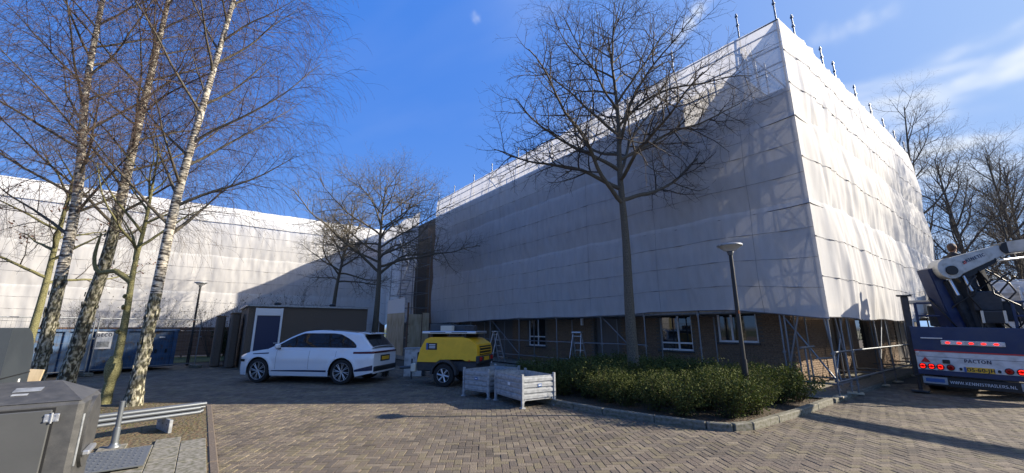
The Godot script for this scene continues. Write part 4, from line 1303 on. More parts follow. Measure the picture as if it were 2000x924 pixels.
# ---------------------------------------------------------------- compressor trailer and what stands by it
func compressor() -> void:
	var c := thing("compressor_trailer", "yellow towable air compressor with black fenders standing behind the steel crates", "compressor", Vector3(-1.8, 0, -13.15), 2.874)
	var g := G.new()
	# hood: outline in XY (x forward), rounded across
	var prof := PackedVector2Array([Vector2(-1.0, .72), Vector2(-1.02, 1.05), Vector2(-.98, 1.2), Vector2(-.72, 1.36), Vector2(-.5, 1.40), Vector2(.55, 1.40), Vector2(.72, 1.34), Vector2(.88, 1.05), Vector2(.98, .66), Vector2(.3, .66), Vector2(.2, .74), Vector2(-.55, .76), Vector2(-.62, .72)])
	g.prism(prof, -.62, .62)
	var ins := PackedVector2Array()
	for p in prof: ins.append(Vector2(p.x * .975, (p.y - 1.0) * .96 + 1.0))
	g.prism(ins, -.665, .665)
	obj("hood", g, M.yellow, c)
	g = G.new()
	g.box(Vector3(0, .56, 0), Vector3(1.95, .3, 1.26), .03)
	obj("chassis", g, M.plastic_grey, c)
	for s in [-1.0, 1.0]:
		g = G.new()
		var arc := PackedVector2Array()
		for k in 11: arc.append(Vector2(cos(PI * k / 10) * .42, .34 + sin(PI * k / 10) * .42))
		for k in 11: arc.append(Vector2(cos(PI * (10 - k) / 10) * .36, .34 + sin(PI * (10 - k) / 10) * .36))
		g.prism(arc, s * .62, s * .84)
		obj("mudguard", g, M.plastic_grey, c)
		wheel(c, Vector3(0, .32, s * .73), .32, .19, s, 6, .2, M.alu, false)
		boxp("tail_lamp", c, Vector3(-1.04, .78, s * .5), Vector3(.05, .12, .2), M.lamp_red, .01)
		boxp("side_marker", c, Vector3(-.75, .74, s * .672), Vector3(.06, .05, .01), M.orange, .002)
	boxp("tail_bar", c, Vector3(-1.0, .76, 0), Vector3(.1, .22, 1.36), M.plastic_grey, .02)
	boxp("number_plate", c, Vector3(-1.056, .78, 0), Vector3(.01, .11, .46), M.plate_yellow, .002)
	boxp("air_outlet", c, Vector3(-1.0, 1.02, 0), Vector3(.06, .26, 1.0), M.black, .01)
	for k in 3: boxp("outlet_slat", c, Vector3(-1.035, .93 + k * .085, 0), Vector3(.03, .025, 1.0), M.yellow, .004)
	boxp("badge", c, Vector3(.48, 1.13, -.668), Vector3(.36, .2, .006), M.black, .002)
	for k in 3: boxp("badge_stripe", c, Vector3(.46, 1.18 - k * .045, -.673), Vector3(.2, .022, .004), M.sticker_white, .001)
	boxp("badge_edge", c, Vector3(.63, 1.13, -.673), Vector3(.06, .2, .004), M.sticker_blue, .001)
	pipe("drawbar", c, Vector3(.9, .5, 0), Vector3(1.9, .42, 0), .045, M.steel_dark)
	pipe("jockey_wheel_post", c, Vector3(1.55, .06, .12), Vector3(1.55, .7, .12), .03, M.steel_dark)
	boxp("front_cover", c, Vector3(.99, .7, 0), Vector3(.06, .5, 1.1), M.black, .02)
	boxp("tool_box", c, Vector3(1.08, .5, -.6), Vector3(.16, .24, .14), M.cream, .02)
	for x in [-.55, .55]: boxp("roof_bracket", c, Vector3(x, 1.44, 0), Vector3(.06, .12, 1.1), M.black, .01)
	# tray and boxes lying on the hood
	var t := thing("roof_tray", "flat aluminium tray lying across the top of the yellow compressor", "tray", c.position + Vector3(0, 1.5, 0), 2.874 + .03)
	boxp("tray", t, Vector3(-.0, .04, 0), Vector3(1.75, .08, 1.15), M.alu, .015)
	boxp("slot", t, Vector3(.35, .045, -.578), Vector3(.5, .02, .004), M.black, .001)
	boxp("slot", t, Vector3(-.35, .045, -.578), Vector3(.5, .02, .004), M.black, .001)
	var bx := func(label: String, at: Vector3, size: Vector3, m: Material) -> void:
		var o := thing("carton", label, "box", t.position + Basis(Vector3.UP, 2.9) * at, 2.9)
		boxp("box_body", o, Vector3(0, size.y / 2, 0), size, m, .01)
		boxp("lid_tape", o, Vector3(0, size.y + .002, 0), Vector3(size.x * .98, .003, .05), M.cream, 0)
	bx.call("cream carton on the compressor's tray", Vector3(.1, .082, -.42), Vector3(.38, .16, .2), M.cream)
	bx.call("grey carton at the tail end of the compressor's tray", Vector3(-.62, .082, -.3), Vector3(.32, .17, .3), M.plastic_grey)
	bx.call("dark flat case with a red edge at the front of the compressor's tray", Vector3(.45, .082, .1), Vector3(.7, .22, .5), M.bin_dark)
	bx.call("dark flat case between the cartons on the compressor's tray", Vector3(-.22, .082, .05), Vector3(.5, .18, .6), M.bin_dark)
func stillage() -> void:
	var b := thing("steel_crate", "galvanised steel stillage crate with ribbed sides, half in sunlight by the shrub bed", "crate", Vector3(.28, 0, -9.87), .535)
	var W := .84; var D := 1.2
	for sx in [-1.0, 1.0]:
		for sz in [-1.0, 1.0]:
			var g := G.new()
			g.box(Vector3(sx * W / 2, .355, sz * D / 2), Vector3(.055, .68, .055), .006)
			g.box(Vector3(sx * W / 2, .012, sz * D / 2), Vector3(.1, .024, .1), .004)
			g.box(Vector3(sx * (W / 2 - .04), .14, sz * D / 2), Vector3(.1, .03, .03), .004, Basis(Vector3.BACK, -sx * .8))
			obj("corner_post", g, M.crate_galv, b)
	for k in 4:
		var y := .22 + k * .115
		for s in [-1.0, 1.0]:
			boxp("side_rib", b, Vector3(0, y, s * D / 2), Vector3(W - .05, .085, .026), M.crate_galv, .012)
			boxp("side_rib", b, Vector3(s * W / 2, y, 0), Vector3(.026, .085, D - .05), M.crate_galv, .012)
	for s in [-1.0, 1.0]:
		boxp("side_sheet", b, Vector3(0, .40, s * (D / 2 - .008)), Vector3(W - .05, .5, .006), M.crate_galv, 0)
		boxp("side_sheet", b, Vector3(s * (W / 2 - .008), .40, 0), Vector3(.006, .5, D - .05), M.crate_galv, 0)
		boxp("sticker", b, Vector3(.02, .45, s * (D / 2 + .019)), Vector3(.1, .065, .004), M.sticker_blue, .001)
		boxp("sticker_mark", b, Vector3(.02, .45, s * (D / 2 + .0225)), Vector3(.07, .022, .002), M.sticker_white, 0)
		boxp("sticker", b, Vector3(s * (W / 2 + .019), .45, .05), Vector3(.004, .06, .1), M.sticker_white, .001)
	boxp("floor", b, Vector3(0, .18, 0), Vector3(W - .03, .02, D - .03), M.crate_galv, .002)
	dup(b, Vector3(-.52, 0, -11.02), -.68, "galvanised steel stillage crate with ribbed sides, behind the other one and fully shaded")
	var c := thing("cabinet", "pale grey cabinet standing between the car's tail and the yellow compressor", "cabinet", Vector3(-3.55, 0, -15.2), .1)
	boxp("cabinet_body", c, Vector3(0, .47, 0), Vector3(.62, .94, .5), M.truck_white, .01)
	boxp("lid", c, Vector3(.05, .955, 0), Vector3(.8, .03, .56), M.galv, .005)
	boxp("side_panel", c, Vector3(.36, .47, 0), Vector3(.1, .9, .46), M.bin_dark, .005)
# ---------------------------------------------------------------- street things
func lamp_post(at: Vector3, h: float, label: String) -> void:
	var t := thing("street_lamp", label, "street lamp", at, 0, "street lamps")
	var g := G.new()
	g.tube(PackedVector3Array([Vector3.ZERO, Vector3(0, 1.0, 0), Vector3(0, 1.02, 0), Vector3(0, h - .16, 0)]), PackedFloat32Array([.062, .062, .048, .038]), 14)
	obj("pole", g, M.black, t)
	g = G.new()
	g.lathe(PackedVector2Array([Vector2(.05, h - .2), Vector2(.06, h - .15), Vector2(.075, h - .12), Vector2(.0, h - .12)]), 20)
	obj("collar", g, M.steel_dark, t)
	g = G.new()
	g.lathe(PackedVector2Array([Vector2(.05, h - .125), Vector2(.12, h - .1), Vector2(.235, h - .005)]), 28)
	obj("bowl", g, M.lamp_glass, t)
	g = G.new()
	g.lathe(PackedVector2Array([Vector2(.24, h - .012), Vector2(.255, h + .005), Vector2(.245, h + .03), Vector2(.14, h + .05), Vector2(.0, h + .06)]), 28)
	obj("cap", g, M.galv, t)
	var tag := boxp("number_tag", t, Vector3(.0, 1.95, .05), Vector3(.03, .06, .006), M.orange, .001)
func shed() -> void:
	var t := thing("brick_shed", "flat-roofed brown brick shed with a blue door behind the white car", "shed", Vector3(-10.95, 0, -17.0), TURN)
	boxp("wall", t, Vector3(2.45, 1.28, -2.3), Vector3(4.9, 2.56, 4.5), M.shed_brick, .0)
	boxp("roof", t, Vector3(2.42, 2.6, -2.28), Vector3(5.0, .08, 4.62), M.galv, .008)
	for x in [1.6, 3.9]:
		var g := G.new()
		g.lathe(PackedVector2Array([Vector2(.12, 2.64), Vector2(.12, 2.7), Vector2(.18, 2.72), Vector2(.1, 2.78), Vector2(0, 2.79)]), 14, Transform3D(Basis.IDENTITY, Vector3(x - .5, 0, -.7)))
		obj("roof_vent", g, M.black, t)
	var f := Node3D.new()
	f.name = "door"
	t.add_child(f, true)
	f.position = Vector3(.75, 0, 0)
	for s in [-1.0, 1.0]: boxp("jamb", f, Vector3(s * .47, 1.25, -.01), Vector3(.08, 2.5, .1), M.white_paint, .004)
	boxp("head_panel", f, Vector3(0, 2.34, .0), Vector3(.86, .3, .06), M.white_paint, .004)
	boxp("leaf", f, Vector3(0, 1.08, .01), Vector3(.86, 2.16, .05), M.navy_door, .004)
	boxp("handle", f, Vector3(.34, 1.05, .06), Vector3(.14, .025, .05), M.alu, .006)
	# brick piers at its flank, each stepping back
	for k in 2:
		var p := thing("brick_pier", "low brown brick pier beside the shed, %s" % ["next to the door corner" if k == 0 else "outermost with a rounded top"], "pier", Vector3(-10.95, 0, -17.0), TURN)
		var g := G.new()
		var x := -.32 - k * .5
		g.box(Vector3(x, 1.15 - k * .06, -2.2 - k * 1.0), Vector3(.34, 2.3 - k * .12, 1.6), .06)
		obj("brickwork", g, M.shed_brick, p)
		boxp("coping", p, Vector3(x, 2.31 - k * .12, -2.2 - k * 1.0), Vector3(.38, .05, 1.64), M.brick, .015)
func hoarding() -> void:
	var t := thing("plywood_hoarding", "pale plywood enclosure with a door at the foot of the stair tower", "hoarding", CORNER, TURN)
	for k in 3:
		boxp("panel", t, Vector3(-2.3 + .0, 1.3, -23.4 + k * 1.0), Vector3(.03, 2.6, .985), M.plywood, .003)
	boxp("door", t, Vector3(-1.75, 1.45, -20.55), Vector3(.86, 2.1, .03), M.plywood, .003)
	boxp("side_panel", t, Vector3(-1.05, 1.3, -20.62), Vector3(.5, 2.6, .03), M.plywood, .003)
	boxp("post", t, Vector3(-2.25, 1.6, -20.5), Vector3(.08, 3.2, .08), M.timber, .004)
	boxp("post", t, Vector3(-1.3, 1.35, -20.56), Vector3(.06, 2.7, .06), M.timber, .004)
	boxp("foil_wrap", t, Vector3(-2.31, 3.05, -22.4), Vector3(.025, .9, 2.9), M.white_opaque, .003)
	for y in [.8, 1.3, 1.9]: boxp("hinge", t, Vector3(-2.17, y, -20.52), Vector3(.1, .03, .02), M.black, .002)
func ladder(at: Vector3, turn: float, h: float, label: String) -> void:
	var t := thing("step_ladder", label, "ladder", at, turn, "")
	var lean := .28
	for s in [-1.0, 1.0]:
		boxp("stile", t, Vector3(s * (.24 - .04), h / 2, lean * h / 2), Vector3(.025, h * 1.03, .07), M.alu, .004, Basis(Vector3.RIGHT, -lean) * Basis(Vector3.BACK, s * .05))
		boxp("rear_leg", t, Vector3(s * (.24 - .04), h / 2, -lean * h / 2), Vector3(.02, h * 1.03, .045), M.alu, .004, Basis(Vector3.RIGHT, lean) * Basis(Vector3.BACK, s * .05))
	var n := int(h / .26)
	for k in n:
		var y := .26 * (k + 1)
		boxp("tread", t, Vector3(0, y - .02, lean * (h - y) * .97), Vector3(.42 - .05 * y / h * 2, .03, .09), M.alu, .003)
	boxp("top_cap", t, Vector3(0, h, 0), Vector3(.38, .05, .2), M.alu, .008)
	boxp("rear_stay", t, Vector3(0, h * .3, -lean * h * .68), Vector3(.4, .03, .03), M.alu, .003)
func fences() -> void:
	var a := Vector3(-13.7, 0, -18.2)
	var d := Vector3(-.423, 0, .906)
	var turn := atan2(-d.z, d.x)
	var labels := ["mesh site fence panel at the open end by the far lamp post", "mesh site fence panel in the middle, before the blue skip", "mesh site fence panel behind the thick birch"]
	for k in 3:
		var t := thing("site_fence", labels[k], "fence", a + d * (k * 3.5), turn, "mesh site fence panels")
		for x in [.05, 3.43]: pipe("post", t, Vector3(x, .06, 0), Vector3(x, 2.02, 0), .021)
		for y in [.2, 2.02]: pipe("rail", t, Vector3(.05, y, 0), Vector3(3.43, y, 0), .018)
		var g := G.new()
		for j in 33: g.cyl(Vector3(.1 + j * .1025, .2, 0), Vector3(.1 + j * .1025, 2.0, 0), .0022, 3)
		for j in 7: g.cyl(Vector3(.05, .35 + j * .27, .004), Vector3(3.43, .35 + j * .27, .004), .0022, 3)
		var w := obj("wire_mesh", g, M.steel, t)
		w.set_meta("kind", "stuff")
		boxp("foot_block", t, Vector3(.0, .06, 0), Vector3(.24, .12, .6), M.kerb, .02)
		boxp("clamp", t, Vector3(.0, 1.3, 0), Vector3(.08, .06, .06), M.steel, .006)
	# skip
	var s := thing("skip_container", "blue steel waste skip with ribs and a white notice behind the mesh fence", "skip", Vector3(-14.35, 0, -17.75), turn)
	# local: x along the fence to the left, z towards the camera side is negative here
	var L := 5.2
	for side in [0.0, 1.9]:
		var g := G.new()
		g.box(Vector3(L / 2, .85, side), Vector3(L, 1.45, .05), .01)
		obj("side_wall", g, M.skip_blue, s)
	for x in [0.0, L]: boxp("end_wall", s, Vector3(x, .85, .95), Vector3(.06, 1.45, 1.9), M.skip_blue, .01)
	boxp("floor", s, Vector3(L / 2, .2, .95), Vector3(L - .1, .12, 1.8), M.skip_blue, .01)
	var front := 1.9 + .03 if (Basis(Vector3.UP, turn) * Vector3(0, 0, 1)).dot(-s.position) > 0 else -.03
	var fs := signf(front)
	for k in 7: boxp("rib", s, Vector3(.1 + k * .83, .85, front + fs * .03), Vector3(.14, 1.42, .09), M.skip_blue, .012)
	boxp("top_rim", s, Vector3(L / 2, 1.58, front + fs * .02), Vector3(L + .05, .1, .12), M.skip_blue, .02)
	var sg := boxp("notice", s, Vector3(2.42, 1.22, front + fs * .085), Vector3(.5, .62, .006), M.sticker_white, .002)
	text("lettering", s, "BECO", .13, M.navy, Transform3D(Basis(Vector3.UP, 0.0 if fs > 0 else PI), Vector3(2.42, 1.42, front + fs * .092)), "Droid Sans", true)
	boxp("notice_print", s, Vector3(2.42, 1.08, front + fs * .09), Vector3(.36, .2, .003), M.galv, 0)
	boxp("small_tag", s, Vector3(.55, 1.3, front + fs * .005), Vector3(.2, .05, .006), M.sticker_white, .001)
	for x in [.35, .7]: boxp("hook", s, Vector3(x, .75, front + fs * .03), Vector3(.05, .16, .08), M.black, .01)
	# rubble in the skip
	rng.seed = 140
	var rb := G.new()
	for k in 120:
		rb.box(Vector3(rng.randf_range(.2, L - .2), 1.3 + rng.randf_range(-.2, .16), rng.randf_range(.2, 1.7)), Vector3(rng.randf_range(.1, .4), rng.randf_range(.03, .2), rng.randf_range(.1, .4)), .01, Basis(rv().normalized(), rng.randf() * 2))
	var ro := obj("builders_rubble", rb, M.plywood)
	ro.transform = s.transform
	ro.set_meta("kind", "stuff"); ro.set_meta("label", "pale timber and rubble heaped in the blue skip"); ro.set_meta("category", "rubble")
	# timber garden fence
	var tf := thing("timber_fence", "brown horizontal plank garden fence below the wing's sheeting", "fence", Vector3(-14.2, 0, -27.6), TURN)
	for k in 6:
		for r in 8:
			var o := boxp("plank", tf, Vector3(-1.0 - k * 2.0, .22 + r * .2, rng.randf_range(-.005, .005)), Vector3(1.96, .185, .025), M.timber, .004)
		boxp("fence_post", tf, Vector3(-k * 2.0, .87, -.06), Vector3(.09, 1.74, .09), M.timber, .006)
func verge_things() -> void:
	# front waste column
	var t := thing("waste_column", "dark grey metal waste inlet column with a hinged door and peaked lid, on the slabs", "waste container", Vector3(-3.55, .03, -3.56), TURN)
	var g := G.new()
	var W := 1.2; var D := .74; var H := 1.07
	g.box(Vector3(-W / 2, H / 2, -D / 2), Vector3(W, H, D), .035)
	obj("housing", g, M.bin_metal, t)
	g = G.new()
	var A := Vector3(-.26, 1.19, -.55); var B := Vector3(-1.0, 1.19, -.55)
	var f0 := Vector3(-.02, H - .005, -.02); var f1 := Vector3(-W + .02, H - .005, -.02); var r0 := Vector3(-.02, H - .005, -D + .02); var r1 := Vector3(-W + .02, H - .005, -D + .02)
	g.q(f1, f0, A, B); g.t(f0, r0, A); g.q(r0, r1, B, A); g.t(r1, f1, B)
	obj("lid", g, M.bin_metal, t)
	var dr := boxp("service_door", t, Vector3(-.53, .52, .012), Vector3(.72, .98, .022), M.bin_door, .006)
	boxp("door_gap", t, Vector3(-.53, .52, .003), Vector3(.75, 1.01, .004), M.black, 0)
	for y in [.95, .18]:
		g = G.new()
		g.cyl(Vector3(-.165, y - .04, .03), Vector3(-.165, y + .04, .03), .008, 8)
		for s in [-1.0, 1.0]:
			g.box(Vector3(-.165 + s * .025, y, .026), Vector3(.035, .06, .006), .002)
			for e in [-1.0, 1.0]: g.cyl(Vector3(-.165 + s * .03, y + e * .02, .028), Vector3(-.165 + s * .03, y + e * .02, .036), .008, 8)
		obj("hinge", g, M.alu, dr)
	g = G.new()
	g.lathe(PackedVector2Array([Vector2(.024, 0), Vector2(.024, .01), Vector2(.012, .014), Vector2(0, .01)]), 16, Transform3D(Basis(Vector3.RIGHT, PI / 2), Vector3(-.84, .86, .022)))
	obj("lock", g, M.alu, dr)
	# round chute on the flank
	g = G.new()
	g.cyl(Vector3(-.01, .76, -.4), Vector3(.025, .76, -.4), .29, 40)
	obj("drum", g, M.bin_metal, t)
	boxp("handle", t, Vector3(.05, .62, -.3), Vector3(.05, .04, .3), M.alu, .01)
	boxp("edge_trim", t, Vector3(.006, .75, -.06), Vector3(.012, .4, .03), M.galv, .003)
	var sl := Basis(Vector3.RIGHT, .22)
	boxp("sticker", t, Vector3(-.4, 1.142, -.33), Vector3(.16, .002, .1), M.galv, 0, sl)
	boxp("sticker", t, Vector3(-.42, 1.116, -.22), Vector3(.09, .002, .04), M.crate_galv, 0, sl)
	# rear column, rounded shoulders
	var u := thing("waste_column", "tall dark blue-grey waste column with a rounded top and white marks, behind the peaked one", "waste container", Vector3(-4.6, .03, -3.8), TURN)
	var prof := PackedVector2Array([Vector2(0, 0), Vector2(.8, 0), Vector2(.8, 1.2)])
	for k in 9: prof.append(Vector2(.38 + .42 * cos(PI / 2 * k / 8), 1.23 + .42 * sin(PI / 2 * k / 8)))
	prof.append(Vector2(.0, 1.65))
	g = G.new()
	g.prism(prof, -.95, 0, Transform3D(Basis(Vector3.UP, PI / 2), Vector3(0, 0, 0)))
	var hs := obj("housing", g, M.bin_dark, u)
	boxp("joint_line", u, Vector3(.002, 1.2, -.4), Vector3(.006, .008, .8), M.black, 0)
	boxp("tag", u, Vector3(.004, 1.13, -.52), Vector3(.004, .05, .04), M.sticker_white, 0)
	for k in 6: boxp("mark", u, Vector3(.004, .62 + k * .06, -.5), Vector3(.004, .03, [.1, .06, .11, .05, .12, .12][5 - k]), M.sticker_white, 0, Basis(Vector3.RIGHT, .5))
	# pale board leaning behind
	var bd := thing("leaning_board", "stained pale board leaning between the waste columns and a birch", "board", Vector3(-6.75, 0, -5.8), .5)
	boxp("board", bd, Vector3(0, .55, 0), Vector3(.3, 1.15, .03), M.plywood, .004, Basis(Vector3.BACK, -.1) * Basis(Vector3.RIGHT, -.1))
	# galvanised tubes
	rng.seed = 150
	var a := Vector3(-5.45, 0, -7.55); var e := Vector3(-6.75, 0, -5.75)
	var dir := (a - e).normalized(); var side := dir.cross(Vector3.UP)
	var k := 0
	for row in [[.26, 4], [.325, 3], [.38, 2]]:
		for j in row[1]:
			var tb := thing("scaffold_tube", "galvanised scaffold tube in the pile on the verge", "tube", e + side * ((j - (row[1] - 1) / 2.0) * .062) + Vector3(0, row[0], 0), 0, "scaffold tubes in the pile")
			var tg := G.new()
			var ext := rng.randf_range(-.08, .05)
			tg.tube(PackedVector3Array([Vector3.ZERO, dir * ((a - e).length() + ext)]), PackedFloat32Array([.029, .029]), 12, false)
			obj("tube", tg, M.tube_steel, tb)
			k += 1
	for f in [.3, .78]:
		var p := e.lerp(a, f)
		var br := thing("bearer", "galvanised channel carrying the tube pile, %s" % ["nearer the waste columns" if f < .5 else "nearer the road"], "beam", p, atan2(-side.z, side.x))
		var g2 := G.new()
		g2.box(Vector3(0, .13, 0), Vector3(.62, .2, .05), .006)
		obj("channel", g2, M.galv, br)
		for x in [-.2, 0.0, .2]: boxp("hole", br, Vector3(x, .15, .0265), Vector3(.03, .02, .002), M.black, 0)
	var ps := thing("steel_post", "short galvanised post with a wider foot standing by the tube pile", "post", Vector3(-5.56, .04, -6.12))
	g = G.new()
	g.tube(PackedVector3Array([Vector3(0, .25, 0), Vector3(0.0, .62, 0)]), PackedFloat32Array([.03, .03]), 14, true)
	obj("tube", g, M.tube_steel, ps)
	g = G.new()
	g.lathe(PackedVector2Array([Vector2(.075, 0), Vector2(.075, .03), Vector2(.05, .05), Vector2(.042, .08), Vector2(.04, .27), Vector2(.03, .275)]), 18)
	obj("socket", g, M.tube_steel, ps)
	var cp := thing("cover_plate", "chequered metal plate lying on the slabs at the waste column's foot", "plate", Vector3(-5.05, .085, -5.4), TURN)
	boxp("plate", cp, Vector3(0, 0, 0), Vector3(.9, .02, 1.0), M.tube_steel, .003)
	g = G.new()
	for i in 14:
		for j in 15: g.box(Vector3(-.4 + i * .06, .011, -.45 + j * .064), Vector3(.034, .004, .008), 0, Basis(Vector3.UP, .78 if (i + j) % 2 == 0 else -.78))
	obj("tread_pattern", g, M.tube_steel, cp).set_meta("kind", "stuff")
# ---------------------------------------------------------------- crane truck
func beam(called: String, parent: Node3D, a: Vector3, b: Vector3, h0: float, h1: float, w: float, m: Material, bev := .02) -> MeshInstance3D:
	# box beam between two world points with its own height at each end
	var inv := parent.transform.affine_inverse()
	var z := (b - a).normalized()
	var x := z.cross(Vector3.UP).normalized()
	var y := x.cross(z)
	var g := G.new()
	var L := (b - a).length()
	g.prism(PackedVector2Array([Vector2(0, -h0 / 2), Vector2(L, -h1 / 2), Vector2(L, h1 / 2), Vector2(0, h0 / 2)]), -w / 2 + bev, w / 2 - bev, inv * Transform3D(Basis(z, y, x * -1.0 if z.cross(y).dot(x) < 0 else x), a))
	g.prism(PackedVector2Array([Vector2(0, -h0 / 2 + bev), Vector2(L, -h1 / 2 + bev), Vector2(L, h1 / 2 - bev), Vector2(0, h0 / 2 - bev)]), -w / 2, w / 2, inv * Transform3D(Basis(z, y, x * -1.0 if z.cross(y).dot(x) < 0 else x), a))
	return obj(called, g, m, parent)
func crane_truck() -> void:
	var t := thing("crane_trailer", "dark blue flatbed trailer with a loading crane and lit red tail lamps", "truck", Vector3(11.36, 0, -10.27), -deg_to_rad(50))
	t.rotation.z = -.025
	# rear wall, local z = 0, facing +z
	boxp("deck_beam", t, Vector3(.1, 1.38, -.12), Vector3(2.4, .62, .22), M.truck_blue, .012)
	boxp("deck", t, Vector3(.1, 1.3, -4.4), Vector3(2.35, .3, 8.2), M.truck_blue, .01)
	var pn := boxp("lamp_panel", t, Vector3(.1, .83, -.02), Vector3(2.34, .46, .05), M.truck_white, .008)
	boxp("panel_seam", pn, Vector3(.1, .93, .0055), Vector3(2.3, .008, .004), M.plastic_grey, 0)
	boxp("red_stripe", t, Vector3(.1, 1.075, -.012), Vector3(2.36, .03, .05), M.red_paint, .003)
	boxp("blue_bar", t, Vector3(.1, .54, -.03), Vector3(2.36, .12, .08), M.truck_blue, .008)
	boxp("underrun_bar", t, Vector3(.1, .33, -.04), Vector3(2.2, .24, .07), M.black, .015)
	for x in [-.79, .82]:
		var pl := boxp("reflector_board", t, Vector3(x, .35, .0), Vector3(.44, .17, .012), M.galv, .003)
		boxp("board_border", pl, Vector3(x, .35, .008), Vector3(.34, .09, .004), M.sticker_blue, .001)
	text("lettering", t, "WWW.KENNISTRAILERS.NL", .066, M.sticker_white, Transform3D(Basis.IDENTITY, Vector3(0, .33, .0)))
	text("lettering", t, "PACTON", .085, M.navy, Transform3D(Basis.IDENTITY, Vector3(.0, .87, .01)), "Droid Sans", true)
	var lit := [true, true, true, false, false, true, true, true]
	var lx := [-.97, -.81, -.65, -.47, .47, .65, .81, .97]
	for k in 8:
		var g := G.new()
		var xf := Transform3D(Basis(Vector3.RIGHT, PI / 2), Vector3(lx[k], .69, .006))
		g.lathe(PackedVector2Array([Vector2(.074, 0), Vector2(.074, .02), Vector2(.064, .028), Vector2(.062, .02)]), 24, xf)
		var h := obj("tail_lamp", g, M.black, t)
		g = G.new()
		g.lathe(PackedVector2Array([Vector2(.063, .012), Vector2(.05, .024), Vector2(.0, .028)]), 24, xf)
		obj("lens", g, M.lamp_red, h)
		if lit[k]:
			for s in [0.0, PI]:
				g = G.new()
				var arc := PackedVector3Array(); var rr := PackedFloat32Array()
				for j in 9:
					var an: float = s + .45 + (PI - .9) * j / 8.0
					arc.append(Vector3(lx[k] + cos(an) * .043, .69 + sin(an) * .043, .034)); rr.append(.0085)
				g.tube(arc, rr, 6, true)
				obj("glow_ring", g, M.lamp_lit, h)
	var np := boxp("number_plate", t, Vector3(0, .67, .012), Vector3(.5, .12, .01), M.plate_yellow, .003)
	boxp("country_band", np, Vector3(-.228, .67, .0175), Vector3(.044, .118, .003), M.sticker_blue, 0)
	text("plate_text", np, "OS-60-JH", .085, M.black, Transform3D(Basis.IDENTITY, Vector3(.025, .67, .019)), "Droid Sans", true)
	var g := G.new()
	g.prism(PackedVector2Array([Vector2(-.99, .79), Vector2(-.81, .79), Vector2(-.9, .92)]), .006, .014)
	obj("warning_triangle", g, M.lamp_red, t)
	boxp("camera_box", t, Vector3(-.53, .83, .03), Vector3(.13, .09, .06), M.black, .01)
	for x in [-.3, .32]: boxp("rubber_stop", t, Vector3(x, .67, .02), Vector3(.05, .07, .04), M.black, .015)
	var lb := boxp("light_bar", t, Vector3(-.03, 1.3, .02), Vector3(1.06, .11, .05), M.truck_white, .012)
	for k in 5: 
		g = G.new()
		g.lathe(PackedVector2Array([Vector2(.035, 0), Vector2(.03, .012), Vector2(0, .018)]), 14, Transform3D(Basis(Vector3.RIGHT, PI / 2), Vector3(-.44 + k * .2, 1.3, .046)) * Transform3D(Basis.IDENTITY.scaled(Vector3(1.2, 1, .6)), Vector3.ZERO))
		obj("bar_lamp", g, M.lamp_lit, lb)
	boxp("white_lip", t, Vector3(-.72, 1.4, .0), Vector3(.4, .03, .05), M.truck_white, .006)
	boxp("corner_lamp", t, Vector3(-1.02, 1.02, .02), Vector3(.09, .08, .08), M.lamp_glass, .02)
	boxp("chassis_rail", t, Vector3(-.5, .95, -4.2), Vector3(.14, .35, 8), M.truck_blue, .01)
	boxp("chassis_rail", t, Vector3(.6, .95, -4.2), Vector3(.14, .35, 8), M.truck_blue, .01)
	for z in [-1.6, -2.9, -4.2]:
		for s in [-1.0, 1.0]:
			wheel(t, Vector3(.1 + s * 1.0, .5 + s * .025, z), .5, .34, s, 0, .29, M.steel, false)
			var w := t.get_child(t.get_child_count() - 1) as Node3D
			w.rotation.y = PI / 2
	# stabiliser leg at the near corner
	g = G.new()
	g.box(Vector3(-1.12, 1.45, -.25), Vector3(.15, 2.1, .15), .02)
	g.cyl(Vector3(-1.12, .05, -.25), Vector3(-1.12, .5, -.25), .045, 12)
	g.box(Vector3(-1.12, .03, -.25), Vector3(.34, .05, .34), .01)
	g.box(Vector3(-1.12, 2.52, -.25), Vector3(.3, .04, .26), .008)
	obj("stabiliser_leg", g, M.plastic_grey, t)
	boxp("leg_marking", t, Vector3(-1.025, 1.5, -.16), Vector3(.03, .7, .02), M.truck_white, .003)
	# superstructure: frames, lockers, hoses
	for k in 2:
		var x: float = [-.95, .75][k]
		var f := Node3D.new()
		f.name = "guard_frame"
		t.add_child(f, true)
		for dx in [0.0, .55]: boxp("upright", f, Vector3(x + dx, 2.0, -.45), Vector3(.06, .66, .06), M.truck_blue, .008)
		for y in [1.98, 2.32]: boxp("crossbar", f, Vector3(x + .275, y, -.45), Vector3(.5, .05, .05), M.truck_blue, .008)
	boxp("locker", t, Vector3(-.45, 1.98, -.9), Vector3(.6, .55, .4), M.plastic_grey, .02)
	boxp("top_beam", t, Vector3(-.55, 2.36, -.9), Vector3(1.1, .1, .3), M.cream, .01)
	boxp("control_box", t, Vector3(.42, 1.95, -.3), Vector3(.42, .3, .25), M.plastic_grey, .015)
	boxp("control_face", t, Vector3(.42, 1.95, -.172), Vector3(.3, .24, .01), M.black, .004)
	for s in [-1.0, 1.0]: boxp("control_edge", t, Vector3(.42 + s * .18, 1.95, -.168), Vector3(.05, .3, .012), M.cream, .004)
	for k in 9:
		g = G.new()
		rng.seed = 200 + k
		var p0 := Vector3(rng.randf_range(-.2, 1.0), 1.6, rng.randf_range(-.9, -.35))
		g.tube(bend([p0, p0 + Vector3(rng.randf_range(-.3, .3), .5, rng.randf_range(-.2, .2)), p0 + Vector3(rng.randf_range(-.5, .4), 1.0, rng.randf_range(-.2, .2)), p0 + Vector3(rng.randf_range(-.6, .3), rng.randf_range(1.1, 1.6), 0)], 8), PackedFloat32Array([.02, .02, .02, .02, .02, .02, .02, .02, .02]), 6, true)
		obj("hydraulic_hose", g, M.black, t)
